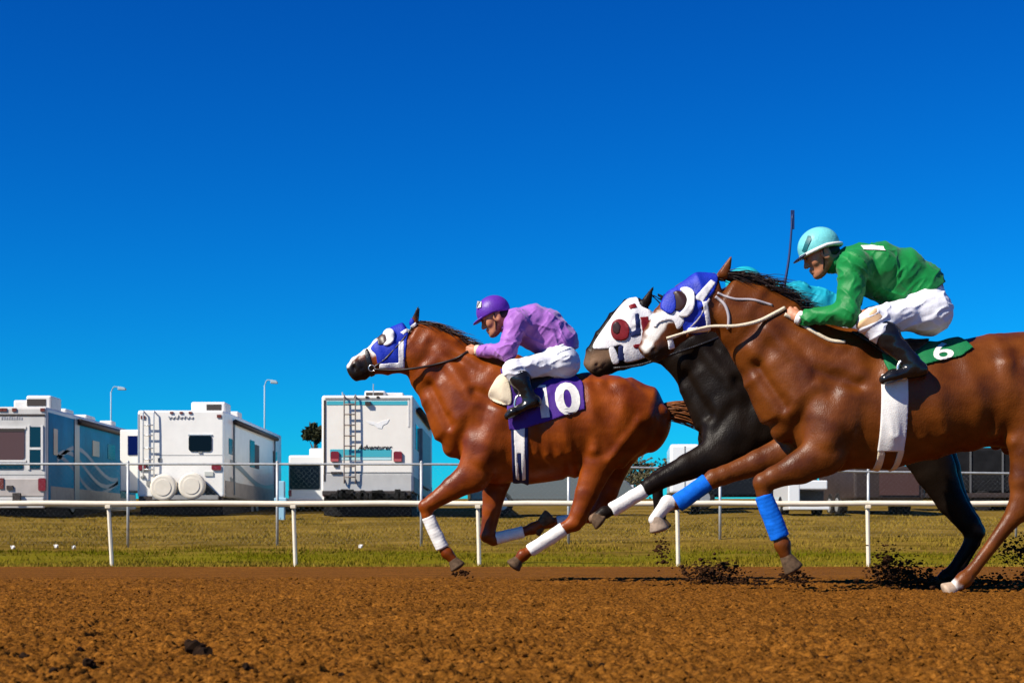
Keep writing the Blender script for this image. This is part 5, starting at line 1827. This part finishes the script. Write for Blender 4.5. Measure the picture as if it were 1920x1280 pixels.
def build_middle_rv():
    v = Rig("travel_trailer", "white travel trailer with two cream round tyre covers and a black rear window", "travel trailer", 339, 45.0, 0.0, "recreational vehicles parked beyond the fence")
    X, Z = v.X, v.Z
    xr, xl, L = X(420), X(258), 11.2
    # body with a sloped lower right corner
    MB().box(xl, xr, 0, L, Z(932), Z(769), .055, 3).build("body", RV_W, v.o)
    v.rounded("rear_window", 354, 397, 816, 846, .08, GLASS_D, -.025)
    v.slab("window_seal", 353, 398, 814, 816, ALU, -.03, 0)
    v.slab("window_latch", 372, 379, 846.4, 849, RV_S, -.03, 0)
    for a in (322, 340, 357):
        v.slab("marker_light", a - 3, a + 3, 771.5, 775.5, AMB_L, -.03, 0)
    for a, b in ((268, 782), (411, 780)):
        v.slab("marker_light", a - 4, a + 4, b - 3, b + 3, AMB_L, -.03, 0)
    v.ladder(270, 290, 776, 890, (797, 816, 840, 861, 880))
    for a in (269, 406):
        v.rounded("tail_light", a - 9, a + 9, 871, 881, .04, RED_L, -.05)
    # lettering too small to read: a short grey script line under the roof
    mb = MB()
    P = [(X(316 + i * 2.1), -.012, Z(783 + 2.2 * math.sin(i * 1.9) - (3 if i in (0, 9, 15) else 0))) for i in range(23)]
    mb.tube(P, .016, 4)
    mb.build("lettering", mat("lettering_grey", (.42, .42, .44), .5), v.o)
    # round tyre covers on the rear rack
    for a, b in ((310, 914), (363, 911)):
        r = 25 / FPX * 45.0
        w = MB().cyl((X(a), -.20, Z(b)), 'y', r, .26, 32, .06).build("tyre_cover", COVER, v.o)
        MB().cyl((X(a), -.337, Z(b)), 'y', r * .62, .02, 28, .008).build("cover_face", COVER, w)
    v.slab("rack", 290, 412, 928, 936, RV_S, -.30, .1)
    MB().prism([(X(386), Z(905)), (X(386), Z(931)), (X(414), Z(931))], -.06, -.004, 'y').build("corner_guard", mat("guard_olive", (.05, .05, .035), .6), v.o)
    v.slab("bumper", 262, 418, 930, 940, RV_D, -.14, .1)
    v.slab("rear_outlet", 262, 274, 872, 882, RV_D, -.04, 0)
    v.slab("rear_outlet", 264, 272, 892, 896, RV_S, -.04, 0)
    v.slab("rear_outlet", 275, 282, 901, 910, RV_S, -.04, 0)
    v.air_unit(346, 412, 748, 770, .9, .9, (376, 404, 753, 767))
    MB().box(X(300), X(345), 1.5, 6, Z(770) - .05, Z(770) + .07, .03).build("roof_edge", RV_S, v.o)
    MB().box(xr - .4, xr - .05, 2.6, 3.3, Z(768) - .02, Z(768) + .16, .03).build("roof_vent", AC_W, v.o)
    for a in (259.5, 418.5):
        v.slab("corner_trim", a - 1.2, a + 1.2, 776, 928, ALU, -.012, .02)
    v.slab("panel_seam", 292, 417, 852.5, 853.4, RV_S, -.006, .01)
    v.slab("plate", 384, 400, 884, 892, mat("plate_pale", (.55, .56, .50), .5), -.03, 0)
    v.slab("water_inlet", 296, 303, 858, 865, RV_S, -.02, 0)
    # left slide-out with a navy window
    sx0, sx1 = X(206) * 1.03, xl + .02
    s = MB().box(sx0, sx1, 1.4, 4.6, Z(918), Z(799), .03).build("slide_out", RV_W, v.o)
    MB().box(X(221) * 1.03, X(252) * 1.03, 1.38, 1.41, Z(848) * 1.0, Z(811), .0).build("slide_window", GLASS_N, s)
    # shaded right side
    for y0, y1, z0, z1, m in ((.75, 1.35, 848, 818, GLASS_B), (4.4, 5.3, 862, 806, GLASS_B), (5.32, 6.2, 862, 812, RV_D), (9.2, 10.1, 845, 812, GLASS_D)):
        v.side("side_window", xr, y0, y1, Z(z0), Z(z1), m)
    mb = MB()
    mb.tube([(xr + .08, 1.4, Z(784)), (xr + .08, 9.6, Z(784))], .075, 10)
    mb.build("awning", RV_D, v.o, smooth=True)
    for y in (1.5, 9.5):
        MB().box(xr, xr + .05, y - .04, y + .04, Z(925), Z(786)).build("awning_arm", RV_GR, v.o)
    mb = MB()
    for k in range(2):
        vs, fs = [], []
        for i, t in enumerate(np.linspace(0, 1, 16)):
            y, z = 1.0 + 8.6 * t, 1.25 - .35 * k + .32 * math.cos(t * 4.2 + k) * (1 - .4 * t)
            vs += [(xr + .014, y, z - .07), (xr + .014, y, z + .09)]
            if i: fs.append((2 * i - 2, 2 * i, 2 * i + 1, 2 * i - 1))
        mb.add(vs, fs)
    mb.build("side_graphic", RV_GR, v.o)
    MB().box(xr - .01, xr + .018, .2, L - .2, Z(930), Z(900)).build("skirt", mat("rv_skirt_taupe", (.36, .32, .28), .5, .4, var=.2, vscale=3), v.o)
    MB().box(xl + .05, xr - .05, .1, L, .06, Z(930)).build("undercarriage_and_shade", UNDER, v.o)  # reaches near the ground so its black also fills in the shade below
    for x in (xl + .18, xr - .18):
        for y in (5.2, 6.15):
            v.wheel(x, y, .38)


def build_right_rv():
    v = Rig("motorhome", "white motorhome with teal stripes and a tall rear ladder, behind the lead horse's head", "motorhome", 689, 42.8, 0.0, "recreational vehicles parked beyond the fence")
    X, Z = v.X, v.Z
    xr, xl, L = X(775), X(603), 10.0
    MB().box(xl, xr, 0, L, Z(922), Z(741), .06, 3).build("body", mat("rv_cream", (.86, .82, .74), .45, .12, var=.05, vscale=1.6), v.o)
    v.slab("roof_seam", 610, 768, 745.5, 749, RV_S, -.014, .01)
    v.slab("top_stripe", 613, 764, 751.5, 759, RV_T, -.008, .01)
    v.slab("corner_trim", 607, 610.5, 750, 902, RV_D, -.020, .01)
    v.slab("corner_trim", 764.6, 768, 750, 800, AC_W, -.012, .01)
    v.slab("teal_stripe", 619, 734, 842, 856.5, RV_T, -.008, .01)
    v.slab("teal_stripe", 620, 734, 857.5, 862, mat("rv_pale_aqua", (.50, .74, .76), .4), -.008, .01)
    v.slab("panel_seam", 611, 771, 884.5, 887, RV_S, -.010, .01)
    v.slab("lower_panel", 606, 771, 889, 921, mat("rv_lower_grey", (.52, .51, .48), .45, .4, var=.10, vscale=3), -.010, .01)
    for a, b in ((628, 857), (746, 857)):
        t = v.rounded("tail_light", a - 8, a + 8, b - 11, b + 9, .05, RED_L, -.05)
        v.slab("reflector", a - 7, a + 7, b + 3, b + 8, mat("reflector_pink", (.45, .10, .10), .3), -.058, -.045, parent=t)
    v.slab("marker_light", 664, 668, 742.5, 746, RV_D, -.03, 0)
    v.slab("marker_light", 685, 691, 742.5, 746, RV_D, -.03, 0)
    v.slab("marker_light", 706, 711, 742.5, 746, RV_D, -.03, 0)
    v.slab("rear_camera", 685, 695, 753, 759.5, RV_D, -.09, 0)
    v.ladder(646, 667, 748, 898, (758, 777, 797, 817, 836, 855, 874, 894), mat("ladder_brown", (.22, .18, .16), .5, .4))
    v.slab("rear_outlet", 626, 634, 868, 875, RV_D, -.04, 0)
    v.slab("rear_outlet", 621, 641, 884, 888, RV_D, -.05, 0)
    # model script along the teal stripe
    bm = text_mesh("Adventurer", .20, shear=.3, bold=.002, font_scale_x=.95)
    for w_ in bm.verts:
        w_.co = (X(671) + w_.co.x, -.012, Z(843) + w_.co.z)
    bmesh.ops.solidify(bm, geom=bm.faces[:], thickness=.004)
    MB().take(bm).build("lettering", mat("script_navy", (.01, .06, .14), .4), v.o)
    # pale bird-like emblem
    pts = [(686, 789), (698, 790), (708, 793), (716, 789), (730, 786), (726, 793), (718, 797), (716, 803), (708, 802), (702, 797), (692, 794)]
    MB().prism([(X(a), Z(b)) for a, b in pts], -.010, .0, 'y').build("emblem", mat("emblem_pearl", (.88, .87, .84), .35), v.o)
    v.air_unit(678, 718, 727, 742, .8, 1.0, (681, 714, 730.5, 737))
    MB().box(xr - .95, xr - .35, 1.2, 1.9, Z(741) - .02, Z(741) + .18, .03).build("roof_vent", AC_W, v.o)
    mb = MB()
    mb.tube([(X(697), .5, Z(741)), (X(697), .5, Z(716))], .014, 5)
    mb.tube([(X(640), .3, Z(741)), (X(640), .3, Z(733))], .02, 5)
    mb.build("aerial", GALV, v.o)
    # rear rack, bumper, dark clutter under it
    v.slab("bumper", 606, 772, 920, 929, RV_D, -.25, .1, .02)
    mb = MB().box(X(622), X(760), -.26, -.16, Z(931), Z(925))
    for i in range(14):
        a = random.uniform(625, 755)
        mb.box(X(a), X(a + random.uniform(6, 22)), -.30, -.10, Z(935), Z(random.uniform(917, 926)), .01)
    mb.build("hitch_rack", UNDER, v.o)
    # shaded right side
    for y0, y1, z0, z1, m in ((1.0, 2.4, 838, 790, GLASS_D), (3.9, 5.2, 858, 800, GLASS_B), (5.4, 6.6, 858, 805, GLASS_N), (7.4, 8.8, 850, 800, GLASS_D)):
        v.side("side_window", xr, y0, y1, Z(z0), Z(z1), m)
    MB().box(xr - .01, xr + .10, 2.7, 7.2, Z(905), Z(790), .02).build("slide_out", RV_S, v.o)
    mb = MB()
    mb.tube([(xr + .09, 1.2, Z(762)), (xr + .09, 8.6, Z(762))], .085, 10)
    mb.build("awning", RV_D, v.o, smooth=True)
    v.side("skirt", xr, .15, L - .1, Z(922), Z(893), RV_S)
    MB().box(xl + .05, xr - .05, .1, L, .06, Z(921)).build("undercarriage_and_shade", UNDER, v.o)  # chassis and the shade beneath it drawn as one black block
    for x in (xl + .2, xr - .2):
        v.wheel(x, 2.6, .46, .28)
        v.wheel(x, 8.3, .46, .28)


# ------------------------------------------------------------------ cars and pick-ups beyond the fence
def car(name, label, cat, px, d, yaw, prof, width, body_m, windows, wheels, rear=True, group="cars parked beyond the fence", lights=True, extra=None):
    """prof: closed outline in (along, up); windows: list of quads in the same plane; wheels: positions along"""
    g = float(zy(d))
    o = tag(empty(name, ((px - CX) / FPX * d, d, g), yaw), label, cat, group)
    MB().prism(prof, -width / 2, width / 2, 'y', .05).build("body", body_m, o)
    for q in windows:
        for sg in (-1, 1):
            y0, y1 = sorted((sg * (width / 2 + .008), sg * (width / 2 - .02)))
            MB().prism(q, y0, y1, 'y').build("window", GLASS_D, o)
    for x in wheels:
        for sg in (-1, 1):
            wv = MB().cyl((x, sg * (width / 2 - .12), .36), 'y', .36, .24, 24, .03).build("wheel", TYRE, o)
            MB().cyl((x, sg * (width / 2 + .004), .36), 'y', .21, .03, 16, .006).build("rim", RIM_M, wv)
    if lights:
        xs = [p[0] for p in prof]
        for x, m in ((min(xs), RED_L), (max(xs), mat("head_lamp", (.7, .7, .68), .15))):
            for sg in (-1, 1):
                MB().box(x - .02, x + .02, sg * (width / 2 - .18) - .12, sg * (width / 2 - .18) + .12, .72, .88, .01).build("light", m, o)
    return o


SUV = [(-2.3, .42), (-2.35, .95), (-2.2, 1.1), (-1.95, 1.68), (-1.7, 1.76), (.45, 1.74), (1.15, 1.12), (2.1, 1.0), (2.3, .8), (2.3, .42)]
SUV_W = [[(-1.95, 1.14), (-1.78, 1.60), (-1.0, 1.64), (-1.0, 1.14)], [(-.92, 1.14), (-.92, 1.64), (.40, 1.62), (.92, 1.14)]]
PICK = [(-2.7, .5), (-2.7, 1.08), (-.75, 1.08), (-.62, 1.78), (.75, 1.80), (1.35, 1.15), (2.55, 1.05), (2.7, .85), (2.7, .5)]
PICK_W = [[(-.52, 1.18), (-.44, 1.70), (.10, 1.71), (.10, 1.18)], [(.18, 1.18), (.18, 1.71), (.68, 1.71), (1.08, 1.18)]]


def build_cars():
    white = mat("car_white", (.80, .80, .78), .25, .5, coat=.5)
    grey = mat("car_grey", (.16, .17, .16), .3, .5, coat=.5)
    black = mat("car_black", (.010, .010, .012), .6, .1)
    dbrown = mat("trailer_brown", (.040, .026, .020), .5, .4, var=.3, vscale=2)
    # white camper van seen from behind between the trailers: white roof, dark rear glass
    v = Rig("camper_van", "white van with a dark rear window, parked between the two trailers", "van", 574, 50.0, 0.0, "cars parked beyond the fence")
    X, Z = v.X, v.Z
    MB().box(X(541), X(612), 0, 5.0, Z(944), Z(853), .06, 3).build("body", white, v.o)
    MB().box(X(575), X(612), .6, 4.2, Z(853) - .03, Z(838), .06).build("roof_pod", white, v.o)
    v.rounded("rear_window", 543, 600, 869, 917, .06, GLASS_D, -.02)
    v.slab("bumper", 541, 612, 934, 944, AC_W, -.12, .05, .02)
    for a in (544, 608):
        v.rounded("tail_light", a - 3, a + 3, 918, 930, .03, RED_L, -.03)
    for x in (X(548), X(605)):
        v.wheel(x, .9, .34); v.wheel(x, 4.0, .34)
    # pale blue plastic barrel-like post and locker by the trailer's far corner
    b = W(527, 962, 41.5)
    o = tag(empty("utility_post", (b[0], 41.5, float(zy(41.5)))), "pale blue utility post beside the white trailer", "post")
    MB().box(-.10, .10, -.1, .1, -.1, .95, .02).build("post", mat("pale_blue_plastic", (.32, .55, .66), .5), o)
    MB().box(-.16, .16, -.13, .13, .30, .52, .02).build("meter_box", MATS["pale_blue_plastic"], o)
    # low grey car under the lead horse's belly, black cars to the right, white pick-up
    car("parked_car", "low grey car seen beneath the lead horse's belly", "car", 1030, 46.0, R(4), SUV, 1.8, grey, SUV_W, (-1.45, 1.45))
    v = Rig("box_trailer", "small white box trailer glimpsed beneath the lead horse's tail", "trailer", 1284, 47.0, R(-4), "cars parked beyond the fence")
    MB().box(v.X(1256), v.X(1312), 0, 3.2, v.Z(925), v.Z(832), .09, 3).build("body", white, v.o)
    v.slab("door_seam", 1283, 1285, 836, 918, RV_S, -.012, .01)
    v.slab("latch", 1277, 1291, 874, 878, RV_D, -.03, .01)
    for x in (v.X(1260), v.X(1308)):
        v.wheel(x, 1.7, .34)
    car("parked_car", "dark blue car between the near horse's front legs", "car", 1400, 52.0, R(-3), SUV, 1.8, mat("car_navy", (.006, .009, .014), .6, .1), SUV_W, (-1.45, 1.45))
    v = Rig("utility_trailer", "small open white utility trailer under the near horse's belly", "trailer", 1520, 45.0, 0.0, "cars parked beyond the fence")
    o_ = MB().box(v.X(1478), v.X(1500), 0, 2.6, v.Z(948), v.Z(903), .03)
    o_.box(v.X(1478) + .01, v.X(1552), 0.01, 2.6, v.Z(917), v.Z(900), .03)
    o_.box(v.X(1478) + .02, v.X(1556), .02, 2.6, v.Z(955), v.Z(948), .02)
    o_.build("body", white, v.o)
    MB().box(v.X(1498), v.X(1556), .9, 2.5, v.Z(947), v.Z(918)).build("load", mat("tarpaulin_taupe", (.16, .13, .10), .8, .2, var=.3, vscale=4), v.o)
    for x in (v.X(1484), v.X(1548)):
        v.wheel(x, 1.3, .30)
    v = Rig("flatbed_trailer", "long dark flatbed trailer with a black load behind the near horse's hind legs", "trailer", 1880, 50.0, R(-2), "cars parked beyond the fence")
    MB().box(-2.7, 3.2, 0, 2.3, .42, .58, .03).build("bed", dbrown, v.o)
    MB().box(-2.5, 3.0, .1, 2.2, .59, v.Z(838), .10, 3).build("load", mat("tarpaulin_black", (.012, .012, .013), .7, .15, var=.4, vscale=3, bump=.4, bscale=5), v.o)
    for x in (-2.0, -1.0, 0.0, 1.0, 2.0):
        MB().box(x, x + .05, .06, .10, .59, v.Z(838) - .05).build("stake", mat("stake_grey", (.10, .10, .10), .6), v.o)
    for x in (-.6, .5):
        mbw = MB().cyl((x, .15, .33), 'y', .33, .22, 24, .03)
        mbw.cyl((x, 2.1, .33), 'y', .33, .22, 24, .03)
        mbw.box(x - .03, x + .03, .2, 2.1, .30, .36)
        mbw.build("axle", TYRE, v.o)
    # dark horse trailer
    v = Rig("horse_trailer", "dark brown horse trailer parked behind the fence post at the right", "trailer", 1665, 46.0, R(3), "cars parked beyond the fence")
    MB().box(-1.0, 1.1, 0, 4.2, .45, 1.45, .10, 3).build("body", dbrown, v.o)
    MB().box(-.25, .9, -.03, .01, .6, 1.3).build("rear_door", mat("trailer_red_brown", (.075, .035, .028), .5), v.o)
    for x in (-.9, 1.0):
        v.wheel(x, 1.8, .36); v.wheel(x, 2.7, .36)


def tree(name, label, px, base_d, h, w, seed, col, crown_from=.25, zr=None):
    rnd = random.Random(seed)
    g = float(zy(base_d))
    o = tag(empty(name, ((px - CX) / FPX * base_d, base_d, g)), label, "tree", "trees on the horizon")
    mb = MB()
    mb.tube([(0, 0, -.2), (.05 * w, 0, h * .3), (.0, .02 * w, h * .6), (0, 0, h * .9)], [.045 * h, .035 * h, .022 * h, .006 * h], 7)
    for i in range(7):
        a, z = rnd.uniform(0, 6.28), rnd.uniform(.3, .7) * h
        r = rnd.uniform(.25, .42) * w
        mb.tube([(0, 0, z), (r * .5 * math.cos(a), r * .5 * math.sin(a), z + .12 * h), (r * math.cos(a), r * math.sin(a), z + .2 * h)], [.016 * h, .011 * h, .004 * h], 5)
    mb.build("trunk", mat("bark", (.06, .04, .028), .9), o, smooth=True)
    N = 2600
    rg = np.random.default_rng(seed)
    cl = rg.normal(0, 1, (26, 3)) * np.array([.26 * w, .26 * w, .17 * h]) + np.array([0, 0, h * (crown_from + .40)])
    c = cl[rg.integers(0, 26, N)] + rg.normal(0, 1, (N, 3)) * np.array([.10 * w, .10 * w, .06 * h])
    if zr: c[:, 2] = zr[0] + (zr[1] - zr[0]) * (c[:, 2] - c[:, 2].min()) / np.ptp(c[:, 2])
    s = .035 * h * (.5 + rg.random(N))
    u1 = rg.normal(0, 1, (N, 3)); u1 /= np.linalg.norm(u1, axis=1)[:, None]
    u2 = np.cross(u1, rg.normal(0, 1, (N, 3))); u2 /= np.linalg.norm(u2, axis=1)[:, None]
    P = np.stack([c - u1 * s[:, None], c + u2 * s[:, None] * .6, c + u1 * s[:, None], c - u2 * s[:, None] * .6], 1).reshape(-1, 3)
    f = np.arange(4 * N).reshape(N, 4)
    mesh_obj("crown", P, f, mat("leaves_" + col[0], col[1], .7, .2, var=.5, vscale=1.5), o, smooth=False, world_verts=False)


def build_far():
    lamp_pole(208, 734, 75, "thin pale lamp pole above the leftmost motorhome", .55)
    lamp_pole(496, 722, 70, "taller pale lamp pole behind the white travel trailer", .45)
    tree("tree", "dark tree half hidden behind the teal striped motorhome", 590, 62, 2.95, .50, 3, ("dark", (.045, .050, .020)), .42, (2.3, 3.05))
    tree("tree", "olive tree on the horizon behind the lead horse's hind legs", 1182, 130, 4.6, 5.0, 4, ("olive", (.10, .085, .035)), .1)
    tree("tree", "low olive tree left of the other far tree", 1120, 140, 4.4, 6.0, 5, ("olive", (.10, .085, .035)), .1)
    # scraps of white paper in the grass
    for i, (px, py, l) in enumerate(((24, 1022, "white paper scrap in the grass at the left edge"), (105, 1021, "white paper scrap left of the leftmost rail post"), (138, 1022, "dull grey scrap beside the leftmost rail post"), (676, 1014, "white paper scrap in the grass right of the second rail post"))):
        d = 31.5 + .3 * (i % 2)
        p = W(px, py, d)
        z = float(zy(d)) + .05
        mb = MB()
        n = 5
        vs = [(random.uniform(-.01, .01) + .075 * (a / n - .5), .055 * (b / n - .5), z * 0 + .035 * math.sin(a * 1.7 + b * 1.1) + .01) for a in range(n + 1) for b in range(n + 1)]
        fs = [(a * (n + 1) + b, a * (n + 1) + b + 1, (a + 1) * (n + 1) + b + 1, (a + 1) * (n + 1) + b) for a in range(n) for b in range(n)]
        mb.add(vs, fs)
        tag(mb.build("paper_scrap", CLOTH_W if i != 2 else GALV, None, (p[0], d, z)), l, "litter", "scraps in the grass")


# ------------------------------------------------------------------ build
build_ground()
build_rail()
build_chain_link()
build_left_rv()
build_middle_rv()
build_right_rv()
build_cars()
build_far()
dress_lead_horse()
dress_middle_horse()
dress_near_horse()
lead_jockey()
middle_jockey()
near_jockey()
